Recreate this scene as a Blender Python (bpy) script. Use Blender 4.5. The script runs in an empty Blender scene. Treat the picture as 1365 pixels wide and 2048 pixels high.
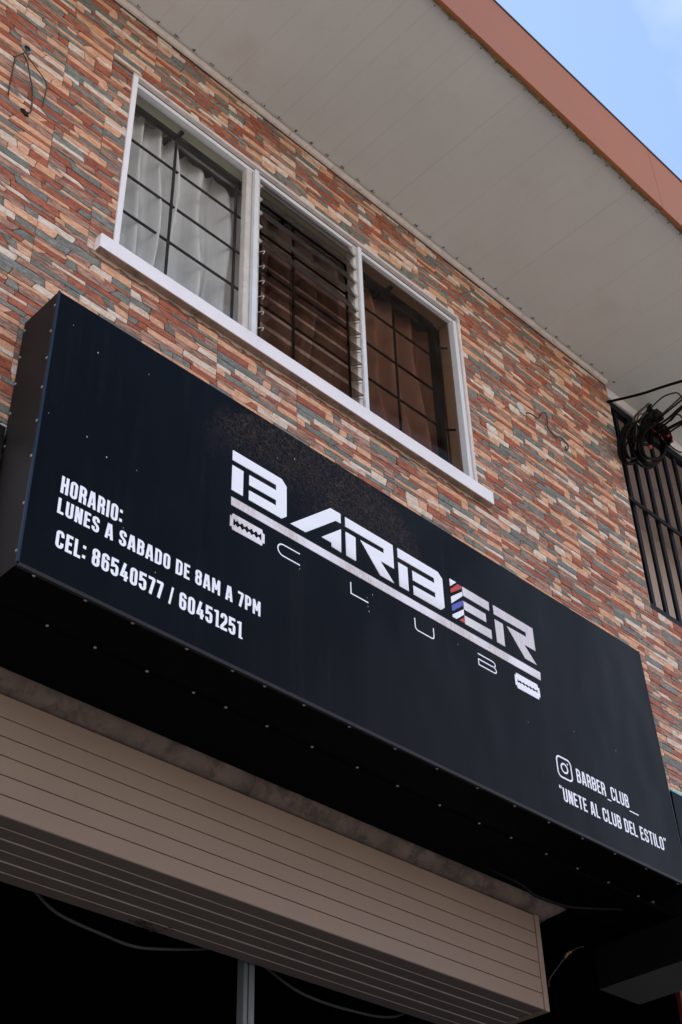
import bpy, bmesh, math, random
from mathutils import Vector, Matrix
R = math.radians
sc = bpy.context.scene
col = sc.collection
GZ = 4.07          # height of the underside of the sign above the street
# ------------------------------------------------------------------ camera
CAMR = Matrix([[0.716199, -0.427365, -0.551741], [-0.697474, -0.465793, -0.544579], [-0.024263, 0.774852, -0.631677]])
CAMP = Vector((-1.6192, -3.1764, -2.4681))
LENS = 32.1927
cam_d = bpy.data.cameras.new('camera')
cam_d.sensor_fit = 'VERTICAL'; cam_d.sensor_height = 24.0; cam_d.lens = LENS
cam_d.clip_start = 0.05; cam_d.clip_end = 2000
cam = bpy.data.objects.new('camera', cam_d); col.objects.link(cam)
cam.matrix_world = Matrix.Translation(CAMP + Vector((0, 0, GZ))) @ CAMR.to_4x4()
sc.camera = cam
def to_px(x, y, z):            # projection in the 1365x2048 frame (used to rank stones by size)
    q = CAMR.transposed() @ (Vector((x, y, z)) - CAMP)
    if q.z > -0.05: return (-9999, -9999, 1)
    f = LENS / 24 * 2048
    return (682.5 + f * q.x / -q.z, 1024 - f * q.y / -q.z, -q.z)
# ------------------------------------------------------------------ sky and sun
SUN_EL, SUN_AZ = 55, -50        # the sun stands behind the building (azimuth from +y towards +x)
CLOUD_LOC = (8.1, 2.25, 0)
w = bpy.data.worlds.new('World'); sc.world = w; w.use_nodes = True
nt = w.node_tree; N = nt.nodes; Lk = nt.links; N.clear()
sky = N.new('ShaderNodeTexSky'); sky.sky_type = 'NISHITA'; sky.sun_disc = False
sky.sun_elevation = R(SUN_EL); sky.sun_rotation = R(SUN_AZ); sky.dust_density = 1.0; sky.ozone_density = 1.4
tc = N.new('ShaderNodeTexCoord'); nz = N.new('ShaderNodeTexNoise')
nz.inputs['Scale'].default_value = 0.9; nz.inputs['Detail'].default_value = 7; nz.inputs['Roughness'].default_value = 0.55
sx = N.new('ShaderNodeSeparateXYZ'); Lk.new(tc.outputs['Generated'], sx.inputs[0])
def wm(op, a, b):
    x = N.new('ShaderNodeMath'); x.operation = op
    for i, q in enumerate((a, b)):
        if isinstance(q, (int, float)): x.inputs[i].default_value = q
        else: Lk.new(q, x.inputs[i])
    return x.outputs[0]
zc_ = wm('MAXIMUM', sx.outputs[2], 0.06)
cb = N.new('ShaderNodeCombineXYZ'); Lk.new(wm('DIVIDE', sx.outputs[0], zc_), cb.inputs[0]); Lk.new(wm('DIVIDE', sx.outputs[1], zc_), cb.inputs[1])
mp = N.new('ShaderNodeMapping'); mp.inputs['Location'].default_value = CLOUD_LOC; mp.inputs['Scale'].default_value = (0.8, 1.1, 1)
Lk.new(cb.outputs[0], mp.inputs[0]); Lk.new(mp.outputs[0], nz.inputs['Vector'])
rp = N.new('ShaderNodeMapRange'); rp.inputs[1].default_value = 0.44; rp.inputs[2].default_value = 0.80
rp.inputs[3].default_value = 0.02; rp.inputs[4].default_value = 0.9; Lk.new(nz.outputs[0], rp.inputs[0])
hz = N.new('ShaderNodeMapRange'); Lk.new(sx.outputs[2], hz.inputs[0]); hz.inputs[1].default_value = 0.0; hz.inputs[2].default_value = 0.72
hz.inputs[3].default_value = 0.9; hz.inputs[4].default_value = 0.0; hz.interpolation_type = 'SMOOTHSTEP'
fac = wm('MAXIMUM', rp.outputs[0], hz.outputs[0])
mx = N.new('ShaderNodeMix'); mx.data_type = 'RGBA'
Lk.new(fac, mx.inputs[0]); Lk.new(sky.outputs[0], mx.inputs[6]); mx.inputs[7].default_value = (6.1, 5.8, 5.75, 1)
bg = N.new('ShaderNodeBackground'); bg.inputs[1].default_value = 0.15
Lk.new(mx.outputs[2], bg.inputs[0]); ow = N.new('ShaderNodeOutputWorld'); Lk.new(bg.outputs[0], ow.inputs[0])
sd = bpy.data.lights.new('sun', 'SUN'); sd.energy = 4.5; sd.angle = R(0.5); sd.color = (1.0, 0.95, 0.88)
sun = bpy.data.objects.new('sun', sd); col.objects.link(sun)
sdir = Vector((math.sin(R(SUN_AZ)) * math.cos(R(SUN_EL)), math.cos(R(SUN_AZ)) * math.cos(R(SUN_EL)), math.sin(R(SUN_EL))))
sun.rotation_euler = (-sdir).to_track_quat('-Z', 'Y').to_euler()
vs = sc.view_settings; vs.view_transform = 'Standard'; vs.look = 'None'; vs.gamma = 1.0; vs.exposure = 1.36
vs.use_curve_mapping = False
sc.render.engine = 'CYCLES'
sc.cycles.max_bounces = 8; sc.cycles.transparent_max_bounces = 16
sc.cycles.diffuse_bounces = 4

# ------------------------------------------------------------------ materials
class NT:
    def __init__(s, name):
        s.m = bpy.data.materials.new(name); s.m.use_nodes = True
        s.t = s.m.node_tree; s.b = s.t.nodes['Principled BSDF']; s.out = s.t.nodes['Material Output']
    def n(s, kind, **kw):
        x = s.t.nodes.new('ShaderNode' + kind)
        for k, v in kw.items(): setattr(x, k, v)
        return x
    def l(s, a, b): s.t.links.new(a, b)
    def pos(s, scale=(1, 1, 1), loc=(0, 0, 0), rot=(0, 0, 0)):
        g = s.n('NewGeometry'); m = s.n('Mapping')
        m.inputs['Scale'].default_value = scale; m.inputs['Location'].default_value = loc; m.inputs['Rotation'].default_value = rot
        s.l(g.outputs['Position'], m.inputs[0]); return m.outputs[0]
    def noise(s, vec, sc_, det=5, rough=0.6, dist=0.0):
        x = s.n('TexNoise'); x.inputs['Scale'].default_value = sc_; x.inputs['Detail'].default_value = det
        x.inputs['Roughness'].default_value = rough; x.inputs['Distortion'].default_value = dist
        s.l(vec, x.inputs['Vector']); return x.outputs[0]
    def rng(s, v, a, b, c=0.0, d=1.0):
        x = s.n('MapRange'); s.l(v, x.inputs[0])
        for i, q in zip((1, 2, 3, 4), (a, b, c, d)): x.inputs[i].default_value = q
        return x.outputs[0]
    def mix(s, f, a, b, mode='MIX'):
        x = s.n('Mix', data_type='RGBA', blend_type=mode)
        for i, q in ((0, f), (6, a), (7, b)):
            if isinstance(q, (int, float)): x.inputs[i].default_value = q
            elif isinstance(q, tuple): x.inputs[i].default_value = (*q, 1)
            else: s.l(q, x.inputs[i])
        return x.outputs[2]
    def math(s, op, a, b=0.0, c=0.0):
        x = s.n('Math', operation=op)
        for i, q in enumerate((a, b, c)):
            if isinstance(q, (int, float)): x.inputs[i].default_value = q
            else: s.l(q, x.inputs[i])
        return x.outputs[0]
    def color(s, c): s.l(c, s.b.inputs['Base Color'])
    def bump(s, h, strength=0.3, dist=0.002):
        x = s.n('Bump'); x.inputs['Strength'].default_value = strength; x.inputs['Distance'].default_value = dist
        s.l(h, x.inputs['Height']); s.l(x.outputs[0], s.b.inputs['Normal'])
    def set(s, **kw):
        for k, v in kw.items(): s.b.inputs[k.replace('_', ' ').capitalize() if k in ('roughness', 'metallic') else k].default_value = v
        return s

def mat_simple(name, c, rough=0.6, metal=0.0, var=0.12, vs_=6.0, fine=0.06, bump=0.0, bs=200, spec=None, dirt=None, scale=(1, 1, 1)):
    M = NT(name); M.b.inputs['Roughness'].default_value = rough; M.b.inputs['Metallic'].default_value = metal
    if spec is not None: M.b.inputs['Specular IOR Level'].default_value = spec
    a = M.noise(M.pos(scale), vs_, 6); f = M.noise(M.pos(scale), 90, 3)
    c1 = tuple(x * (1 - var) for x in c); c2 = tuple(min(1, x * (1 + var)) for x in c)
    q = M.mix(M.rng(a, 0.3, 0.7), c1, c2)
    q = M.mix(M.rng(f, 0.35, 0.65, 0, fine), q, tuple(x * 0.4 for x in c))
    if dirt:
        d = M.noise(M.pos((1, 1, 1), (3, 1, 2)), dirt[1], 8, 0.7)
        q = M.mix(M.rng(d, dirt[2], dirt[2] + 0.14, 0, dirt[3]), q, dirt[0])
    M.color(q)
    r = M.rng(a, 0.3, 0.7, max(0, rough - 0.06), min(1, rough + 0.08)); M.l(r, M.b.inputs['Roughness'])
    if bump: M.bump(M.noise(M.pos(), bs, 6, 0.65), bump, 0.003)
    return M.m

def stone_mat(name, ca, cb, cc, kind):
    M = NT(name); M.b.inputs['Roughness'].default_value = 0.62; M.b.inputs['Specular IOR Level'].default_value = 0.3
    at = M.n('Attribute', attribute_name='tone'); tone = at.outputs['Fac']
    off = M.n('CombineXYZ'); M.l(M.math('MULTIPLY', tone, 37.0), off.inputs[0]); M.l(M.math('MULTIPLY', tone, 91.0), off.inputs[2])
    g = M.n('NewGeometry'); ad = M.n('VectorMath', operation='ADD'); M.l(g.outputs['Position'], ad.inputs[0]); M.l(off.outputs[0], ad.inputs[1])
    def st(sx, sz):
        m = M.n('Mapping'); m.inputs['Scale'].default_value = (sx, 1, sz); M.l(ad.outputs[0], m.inputs[0]); return m.outputs[0]
    base = M.mix(M.rng(tone, 0, 1, 0.0, 1.0), ca, cb)
    grain = M.noise(st(1, 3.0), 18, 7, 0.7, 0.8)
    base = M.mix(M.rng(grain, 0.44, 0.58, 0, 0.85), base, cc)
    pale = M.noise(st(1, 2.2), 33, 5, 0.7, 0.4)
    base = M.mix(M.rng(pale, 0.54, 0.66, 0, 0.4), base, tuple(min(.8, q * 1.5 + .03) for q in cb))
    if kind == 'band':
        b2 = M.noise(st(1, 7), 12, 5, 0.65, 1.0); base = M.mix(M.rng(b2, 0.48, 0.56, 0, 0.85), base, (0.50, 0.29, 0.20))
    if kind == 'speck':
        b2 = M.noise(st(1, 1.6), 30, 8, 0.75, 0.4); base = M.mix(M.rng(b2, 0.52, 0.62, 0, 0.75), base, (0.44, 0.23, 0.125))
    if kind == 'vein':
        b2 = M.noise(st(1, 2.0), 26, 8, 0.7, 1.6)
        v = M.math('ABSOLUTE', M.math('SUBTRACT', b2, 0.5)); base = M.mix(M.rng(v, 0.0, 0.035, 0.7, 0.0), base, (0.06, 0.062, 0.055))
    if kind == 'warm':
        b2 = M.noise(st(1, 1.6), 20, 8, 0.7, 1.2)
        v = M.math('ABSOLUTE', M.math('SUBTRACT', b2, 0.5)); base = M.mix(M.rng(v, 0.0, 0.018, 0.5, 0.0), base, (0.17, 0.07, 0.035))
    fine = M.noise(st(1, 1), 170, 4, 0.7); base = M.mix(M.rng(fine, 0.3, 0.7, 0.0, 0.22), base, tuple(x * 0.45 for x in ca))
    # weather grime on the wall: large dull patches
    gr = M.noise(M.pos((1, 1, 0.8)), 1.3, 5, 0.6); base = M.mix(M.rng(gr, 0.5, 0.75, 0, 0.16), base, (0.12, 0.09, 0.065))
    # the top course takes the same colour as the others
    M.color(base)
    M.bump(M.noise(st(1, 2.4), 60, 8, 0.7, 0.5), 0.8, 0.005)
    return M.m
STONE = {
 'peach': stone_mat('peach sandstone', (0.68, 0.36, 0.215), (0.76, 0.46, 0.32), (0.50, 0.24, 0.125), 'warm'),
 'red':   stone_mat('red sandstone', (0.33, 0.088, 0.048), (0.43, 0.135, 0.07), (0.19, 0.055, 0.035), 'warm'),
 'slate': stone_mat('grey green slate', (0.175, 0.178, 0.16), (0.27, 0.275, 0.25), (0.115, 0.115, 0.095), 'vein'),
 'white': stone_mat('pale limestone', (0.66, 0.55, 0.46), (0.74, 0.68, 0.62), (0.58, 0.40, 0.29), 'speck'),
 'brown': stone_mat('banded brown stone', (0.22, 0.11, 0.08), (0.32, 0.17, 0.13), (0.14, 0.07, 0.05), 'band'),
}
SNAMES = ['peach', 'red', 'slate', 'white', 'brown']
M_ = {}
M_['grout'] = mat_simple('dark grout', (0.06, 0.043, 0.034), 0.9, bump=0.4)
M_['plaster'] = mat_simple('brown render', (0.30, 0.215, 0.17), 0.85, var=0.25, vs_=9, bump=0.6, bs=60, dirt=((0.12, 0.085, 0.065), 14, 0.5, 0.6))
M_['cream'] = mat_simple('cream paint', (0.66, 0.62, 0.46), 0.6, var=0.06)
M_['white'] = mat_simple('white paint', (0.72, 0.70, 0.73), 0.5, var=0.05, dirt=((0.42, 0.36, 0.31), 30, 0.62, 0.6))
M_['trim'] = mat_simple('old white trim paint', (0.60, 0.53, 0.50), 0.6, var=0.12, vs_=14, dirt=((0.22, 0.15, 0.10), 22, 0.57, 0.7))
M_['alu'] = mat_simple('white lacquered aluminium', (0.62, 0.63, 0.66), 0.35, var=0.05, vs_=10, dirt=((0.40, 0.37, 0.34), 40, 0.62, 0.5))
M_['alu2'] = mat_simple('aged aluminium', (0.53, 0.50, 0.46), 0.4, var=0.1, vs_=14, dirt=((0.30, 0.26, 0.22), 30, 0.56, 0.6))
M_['ironb'] = mat_simple('black painted iron', (0.007, 0.007, 0.0075), 0.5, spec=0.15)
M_['navy'] = mat_simple('navy black painted steel', (0.0035, 0.0045, 0.008), 0.45, spec=0.12)
M_['soffit'] = mat_simple('white pvc soffit', (0.60, 0.605, 0.59), 0.55, var=0.05, vs_=1.2, dirt=((0.50, 0.46, 0.40), 2.2, 0.55, 0.35))
M_['fascia'] = mat_simple('terracotta paint', (0.30, 0.098, 0.036), 0.6, var=0.07, vs_=1.8, dirt=((0.30, 0.10, 0.055), 5, 0.56, 0.4), scale=(.5, 1, 1))
M_['drip'] = mat_simple('mottled brown eave edge', (0.17, 0.12, 0.05), 0.85, var=0.5, vs_=18, dirt=((0.03, 0.025, 0.018), 30, 0.48, 0.9))
M_['dark'] = mat_simple('dark crack', (0.03, 0.02, 0.015), 0.9)
M_['roof'] = mat_simple('dark roof sheet', (0.05, 0.055, 0.07), 0.5)
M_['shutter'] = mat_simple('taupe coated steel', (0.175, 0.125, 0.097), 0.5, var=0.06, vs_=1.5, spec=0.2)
M_['lip'] = mat_simple('pale steel lip', (0.34, 0.29, 0.25), 0.5)
M_['shutter2'] = mat_simple('taupe coated steel shaded underside', (0.115, 0.095, 0.085), 0.5, spec=0.15, var=0.06, vs_=1.5, dirt=((0.06, 0.045, 0.04), 9, 0.72, 0.9))  # underside shade put into a darker steel colour, plus random stains
M_['lintel'] = mat_simple('rough grey brown plaster', (0.095, 0.069, 0.059), 0.9, var=0.35, vs_=7, bump=1.0, bs=34, dirt=((0.035, 0.026, 0.023), 13, 0.48, 0.8))
M_['black'] = mat_simple('black for dark interior', (0.002, 0.002, 0.002), 0.9, fine=0.0, spec=0.0)
M_['flatblack'] = mat_simple('flat black surface', (0.0022, 0.0022, 0.0025), 0.7, spec=0.03)  # even flat black, for the wall underside and the beam sides
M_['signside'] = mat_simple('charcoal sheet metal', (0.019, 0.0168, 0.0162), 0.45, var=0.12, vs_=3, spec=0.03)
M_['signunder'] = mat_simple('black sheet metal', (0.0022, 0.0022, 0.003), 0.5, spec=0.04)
M_['edgeblue'] = mat_simple('blue black folded edge', (0.009, 0.021, 0.042), 0.4, spec=.15)
M_['edgegrey'] = mat_simple('grey black folded edge', (0.020, 0.0195, 0.022), 0.5, spec=.12)
M_['rivet'] = mat_simple('bare metal rivet', (0.24, 0.22, 0.21), 0.45, metal=0.4)
M_['print'] = mat_simple('white vinyl', (0.78, 0.79, 0.86), 0.45, var=0.02, fine=0.02)
M_['speck'] = mat_simple('chipped paint', (0.40, 0.40, 0.40), 0.6)
M_['redv'] = mat_simple('red vinyl', (0.45, 0.02, 0.02), 0.45, var=0.2, vs_=60)
M_['bluev'] = mat_simple('blue vinyl', (0.06, 0.07, 0.42), 0.45, var=0.3, vs_=60)
M_['cyan'] = mat_simple('cyan edge trim', (0.03, 0.33, 0.43), 0.4)
M_['navysign'] = mat_simple('dark navy panel', (0.003, 0.005, 0.010), 0.4, spec=0.04)
M_['redpost'] = mat_simple('dark red paint', (0.10, 0.012, 0.01), 0.5)
M_['rodm'] = mat_simple('brushed steel rod', (0.32, 0.31, 0.30), 0.3, metal=0.8)
M_['cable'] = mat_simple('black cable rubber', (0.006, 0.005, 0.0048), 0.6, spec=0.05)
M_['cableb'] = mat_simple('brown cable', (0.045, 0.03, 0.02), 0.6, var=0.4, vs_=40)
M_['cablec'] = mat_simple('copper wire', (0.30, 0.12, 0.04), 0.5)
M_['tapered'] = mat_simple('red tape', (0.35, 0.02, 0.015), 0.5)
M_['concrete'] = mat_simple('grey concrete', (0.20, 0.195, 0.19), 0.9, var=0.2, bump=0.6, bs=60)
M_['concretedim'] = mat_simple('shaded grey concrete', (0.03, 0.03, 0.031), 0.9, var=0.3, bump=0.6, bs=60)  # concrete colour darkened to stand in for the shade around the beam
M_['balwall'] = mat_simple('balcony wall paint', (0.60, 0.50, 0.46), 0.8, var=0.15, vs_=3, dirt=((0.15, 0.11, 0.09), 8, 0.6, 0.6))
M_['postm'] = mat_simple('dull aluminium', (0.10, 0.115, 0.125), 0.45, spec=.2)
M_['patchm'] = mat_simple('dull white filler', (0.46, 0.44, 0.42), 0.9, bump=.5, bs=80)
M_['room'] = mat_simple('room wall paint', (0.34, 0.27, 0.22), 0.8)
M_['asphalt'] = mat_simple('asphalt', (0.06, 0.058, 0.056), 0.9, bump=0.5, bs=80)
M_['pave'] = mat_simple('pavement concrete', (0.38, 0.34, 0.30), 0.85, var=0.15, vs_=1.5, bump=0.4, bs=60)
M_['soil'] = mat_simple('dry ground', (0.22, 0.18, 0.13), 0.95, var=0.3, vs_=0.3)
M_['linewhite'] = mat_simple('road paint', (0.6, 0.6, 0.56), 0.7)
M_['slab'] = mat_simple('building render', (0.45, 0.38, 0.32), 0.85)

def mat_logo():
    M = NT('white silver print'); M.b.inputs['Roughness'].default_value = 0.4
    g = M.n('NewGeometry'); sp = M.n('SeparateXYZ'); M.l(g.outputs['Position'], sp.inputs[0])
    st = M.noise(M.pos((220, 1, 3)), 1.0, 4, 0.7); st2 = M.noise(M.pos((5, 1, 9), (1, 0, 0)), 1.0, 3)
    a = M.rng(sp.outputs[0], 1.95, 2.2)                      # the last letters are printed in brushed silver
    lo = M.rng(sp.outputs[2], GZ + 0.80, GZ + 0.735, 0, 0.7)
    lo = M.math('MULTIPLY', lo, M.rng(sp.outputs[0], 1.15, 1.3))
    br = M.math('MAXIMUM', a, lo)
    silver = M.mix(M.rng(st, 0.35, 0.65), (0.46, 0.40, 0.44), (0.66, 0.62, 0.68))
    silver = M.mix(M.rng(st2, 0.4, 0.6, 0, 0.5), silver, (0.56, 0.54, 0.50))
    M.color(M.mix(br, (0.78, 0.79, 0.86), silver)); return M.m
M_['logo'] = mat_logo()
def mat_bar():
    M = NT('brushed silver print'); M.b.inputs['Roughness'].default_value = 0.4
    st = M.noise(M.pos((170, 1, 30), rot=(0, 0.9, 0)), 1.0, 3, 0.7); st2 = M.noise(M.pos((4.5, 1, 3), (4, 0, 0)), 1.0, 2)
    silver = M.mix(M.rng(st, 0.35, 0.65), (0.42, 0.37, 0.36), (0.66, 0.60, 0.62))
    M.color(M.mix(M.rng(st2, 0.42, 0.58), silver, (0.72, 0.69, 0.76))); return M.m
M_['bar'] = mat_bar()
def mat_face():
    M = NT('satin black vinyl face'); M.b.inputs['Roughness'].default_value = 0.24; M.b.inputs['Specular IOR Level'].default_value = 0.045
    base = M.mix(M.rng(M.noise(M.pos(), 2.0, 4), 0.35, 0.65), (0.0018, 0.0026, 0.0042), (0.0027, 0.0034, 0.005))
    # faint printed picture of curly hair behind the logo
    g = M.n('NewGeometry'); sp = M.n('SeparateXYZ'); M.l(g.outputs['Position'], sp.inputs[0])
    wob = M.noise(M.pos(), 9, 4); wv = M.rng(wob, 0.3, 0.7, -0.07, 0.07)
    dx = M.math('DIVIDE', M.math('SUBTRACT', sp.outputs[0], 1.25), 0.60)
    dz = M.math('DIVIDE', M.math('SUBTRACT', sp.outputs[2], GZ + 0.86), 0.44)
    r2 = M.math('ADD', M.math('SQRT', M.math('ADD', M.math('MULTIPLY', dx, dx), M.math('MULTIPLY', dz, dz))), wv)
    dome = M.rng(r2, 0.93, 1.04, 1, 0)
    # the hair fades out downwards along a slanting line
    line = M.math('ADD', sp.outputs[2], M.math('MULTIPLY', sp.outputs[0], 0.10))
    fade = M.rng(M.math('ADD', line, wv), GZ + 0.93, GZ + 1.16, 0.0, 1)
    curls = M.noise(M.pos(), 48, 6, 0.75, 2.6); c2 = M.noise(M.pos(), 30, 3, 0.6)
    k = M.math('MULTIPLY', M.math('MULTIPLY', dome, fade), M.math('MULTIPLY', M.rng(curls, 0.46, 0.62), M.rng(c2, 0.3, 0.65, 0.35, 1)))
    dust = M.noise(M.pos((26, 1, 1.2)), 1.0, 5, 0.7); du2 = M.noise(M.pos(), 2.4, 4)
    base = M.mix(M.math('MULTIPLY', M.rng(dust, 0.5, 0.75, 0, 0.05), M.rng(du2, 0.4, 0.65)), base, (0.10, 0.095, 0.09))
    M.color(M.mix(k, base, (0.06, 0.039, 0.026)))
    r = M.rng(M.noise(M.pos(), 3, 5), 0.35, 0.65, 0.20, 0.27); M.l(r, M.b.inputs['Roughness'])
    M.bump(M.noise(M.pos((1, 1, 0.6)), 1.9, 2), 0.5, 0.03)
    return M.m
M_['face'] = mat_face()
def mat_glass(name, tint, gloss=1.0, dust=(0.008, 0.05), dcol=(0.35, 0.33, 0.30)):
    M = NT(name); M.t.nodes.remove(M.b)
    tr = M.n('BsdfTransparent'); tr.inputs[0].default_value = (*tint, 1)
    gl = M.n('BsdfGlossy'); gl.inputs['Roughness'].default_value = 0.03; gl.inputs[0].default_value = (0.9, 0.95, 1, 1)
    fr = M.n('Fresnel'); gb = M.n('NewGeometry'); M.l(M.rng(gb.outputs['Backfacing'], 0, 1, 1.5, 1 / 1.5), fr.inputs[0])
    nb = M.n('Bump'); nb.inputs['Strength'].default_value = 0.02; nb.inputs['Distance'].default_value = 0.01
    M.l(M.noise(M.pos(), 4, 2), nb.inputs['Height']); M.l(nb.outputs[0], fr.inputs['Normal']); M.l(nb.outputs[0], gl.inputs['Normal'])
    df = M.n('BsdfDiffuse'); df.inputs[0].default_value = (*dcol, 1)       # dust film
    ms = M.n('MixShader'); M.l(M.math('MULTIPLY', fr.outputs[0], gloss), ms.inputs[0]); M.l(tr.outputs[0], ms.inputs[1]); M.l(gl.outputs[0], ms.inputs[2])
    m2 = M.n('MixShader'); M.l(M.rng(M.noise(M.pos(), 11, 7, 0.7), 0.40, 0.7, *dust), m2.inputs[0]); M.l(ms.outputs[0], m2.inputs[1]); M.l(df.outputs[0], m2.inputs[2])
    M.l(m2.outputs[0], M.out.inputs[0]); return M.m
M_['glass'] = mat_glass('clear window glass', (0.95, 0.96, 0.96), 0.20, (0.004, 0.03))
M_['bronze'] = mat_glass('bronze tinted glass', (0.74, 0.65, 0.60), 0.14, (0.0, 0.02))
M_['louvreglass'] = mat_glass('smoky louvre glass', (0.56, 0.48, 0.44), 0.3, (0.0, 0.02))
M_['louvredusty'] = mat_glass('dusty smoky louvre glass', (0.50, 0.43, 0.40), 0.3, (0.12, 0.30), (0.16, 0.14, 0.13))
def mat_cloth(name, c, tr=0.35, alpha=0.9):
    M = NT(name); M.t.nodes.remove(M.b)
    n1 = M.noise(M.pos((6, 6, 0.7)), 6, 5); q = M.mix(M.rng(n1, 0.3, 0.7), tuple(x * 0.88 for x in c), c)
    d = M.n('BsdfDiffuse'); M.l(q, d.inputs[0]); t = M.n('BsdfTranslucent'); M.l(q, t.inputs[0])
    ms = M.n('MixShader'); ms.inputs[0].default_value = tr; M.l(d.outputs[0], ms.inputs[1]); M.l(t.outputs[0], ms.inputs[2])
    tp = M.n('BsdfTransparent'); m2 = M.n('MixShader'); m2.inputs[0].default_value = alpha
    M.l(tp.outputs[0], m2.inputs[1]); M.l(ms.outputs[0], m2.inputs[2]); M.l(m2.outputs[0], M.out.inputs[0]); return M.m
M_['sheer'] = mat_cloth('white sheer curtain', (0.86, 0.84, 0.83), 0.2, 0.86)
M_['tanc'] = mat_cloth('tan curtain', (0.52, 0.40, 0.34), 0.2, 0.97)
M_['darkcloth'] = mat_simple('navy cloth', (0.012, 0.018, 0.03), 0.8)

# ------------------------------------------------------------------ mesh helpers
WL = {}
class MB:
    def __init__(s): s.v = []; s.f = []; s.mi = []; s.tone = []; s.smooth = False
    def poly(s, pts, mi=0, tone=0.0):
        b = len(s.v); s.v += [tuple(p) for p in pts]; s.f.append(tuple(range(b, b + len(pts)))); s.mi.append(mi); s.tone.append(tone); return s
    def faces(s, verts, fs, mi=0, tone=0.0):
        b = len(s.v); s.v += [tuple(p) for p in verts]
        for f in fs: s.f.append(tuple(b + i for i in f)); s.mi.append(mi); s.tone.append(tone)
        return s
    def box(s, x0, x1, y0, y1, z0, z1, bev=0.0):
        if bev <= 0:
            v = [(x, y, z) for x in (x0, x1) for y in (y0, y1) for z in (z0, z1)]
            return s.faces(v, [(0, 1, 3, 2), (4, 6, 7, 5), (0, 4, 5, 1), (2, 3, 7, 6), (0, 2, 6, 4), (1, 5, 7, 3)])
        # bevelled box: 24 vertices
        b = min(bev, (x1 - x0) * .45, (y1 - y0) * .45, (z1 - z0) * .45); c = Vector(((x0 + x1) / 2, (y0 + y1) / 2, (z0 + z1) / 2))
        h = ((x1 - x0) / 2, (y1 - y0) / 2, (z1 - z0) / 2); idx = {}; vs_ = []
        for sx in (-1, 1):
            for sy in (-1, 1):
                for sz in (-1, 1):
                    for ax in range(3):
                        p = [sx * (h[0] - b), sy * (h[1] - b), sz * (h[2] - b)]; p[ax] = (sx, sy, sz)[ax] * h[ax]
                        idx[(sx, sy, sz, ax)] = len(vs_); vs_.append(c + Vector(p))
        fs = []
        for ax in range(3):
            o = [a for a in range(3) if a != ax]
            for sg in (-1, 1):
                q = []
                for (a, b2) in ((-1, -1), (1, -1), (1, 1), (-1, 1)):
                    k = [0, 0, 0]; k[ax] = sg; k[o[0]] = a; k[o[1]] = b2; q.append(idx[(*k, ax)])
                fs.append(tuple(q))
        for ax in range(3):
            o = [a for a in range(3) if a != ax]
            for a in (-1, 1):
                for b2 in (-1, 1):
                    q = []
                    for (t, f_) in ((-1, o[0]), (1, o[0]), (1, o[1]), (-1, o[1])):
                        k = [0, 0, 0]; k[ax] = t; k[o[0]] = a; k[o[1]] = b2; q.append(idx[(*k, f_)])
                    fs.append(tuple(q))
        for sx in (-1, 1):
            for sy in (-1, 1):
                for sz in (-1, 1): fs.append(tuple(idx[(sx, sy, sz, a)] for a in range(3)))
        return s.faces(vs_, fs)
    def tube(s, pts, r, n=8, cap=True):
        pts = [Vector(p) for p in pts]; rings = []; up = None
        for i, p in enumerate(pts):
            d = (pts[min(i + 1, len(pts) - 1)] - pts[max(i - 1, 0)])
            if d.length < 1e-9: d = Vector((1, 0, 0))
            d.normalize()
            if up is None:
                up = Vector((0, 0, 1)) if abs(d.z) < 0.9 else Vector((1, 0, 0))
            u = d.cross(up)
            if u.length < 1e-4: u = d.cross(Vector((0.3, 0.8, 0.5)))
            u.normalize(); up = u.cross(d).normalized()
            rr = r[i] if isinstance(r, (list, tuple)) else r
            rings.append([p + (u * math.cos(2 * math.pi * k / n) + up * math.sin(2 * math.pi * k / n)) * rr for k in range(n)])
        v = [q for g in rings for q in g]; fs = []
        for i in range(len(rings) - 1):
            for k in range(n):
                k2 = (k + 1) % n; fs.append((i * n + k, i * n + k2, (i + 1) * n + k2, (i + 1) * n + k))
        if cap: fs.append(tuple(range(n - 1, -1, -1))); fs.append(tuple((len(rings) - 1) * n + k for k in range(n)))
        return s.faces(v, fs)
    def prism_xz(s, pts, y0, y1, mi=0, tone=0.0):     # outline in x,z extruded from y0 (front) to y1 (back)
        n = len(pts)
        ar = sum(pts[i][0] * pts[(i + 1) % n][1] - pts[(i + 1) % n][0] * pts[i][1] for i in range(n))
        if ar < 0: pts = pts[::-1]
        v = [(x, y0, z) for x, z in pts] + [(x, y1, z) for x, z in pts]
        fs = [tuple(range(n))] + [tuple(range(2 * n - 1, n - 1, -1))] + [((i + 1) % n, i, n + i, n + (i + 1) % n) for i in range(n)]
        return s.faces(v, fs, mi, tone)
    def build(s, name, mat, parent=None, origin=None, smooth=False, recalc=True):
        if origin is None:
            xs = [p[0] for p in s.v]; ys = [p[1] for p in s.v]; zs = [p[2] for p in s.v]
            origin = ((min(xs) + max(xs)) / 2, (min(ys) + max(ys)) / 2, min(zs))
        me = bpy.data.meshes.new(name)
        me.from_pydata([(p[0] - origin[0], p[1] - origin[1], p[2] - origin[2]) for p in s.v], [], s.f)
        mats = mat if isinstance(mat, list) else [mat]
        for m in mats: me.materials.append(m)
        if len(mats) > 1: me.polygons.foreach_set('material_index', s.mi)
        if any(s.tone):
            a = me.attributes.new('tone', 'FLOAT', 'FACE'); a.data.foreach_set('value', s.tone)
        if smooth: me.polygons.foreach_set('use_smooth', [True] * len(me.polygons))
        if recalc:
            bm_ = bmesh.new(); bm_.from_mesh(me); bmesh.ops.recalc_face_normals(bm_, faces=bm_.faces); bm_.to_mesh(me); bm_.free()
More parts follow.
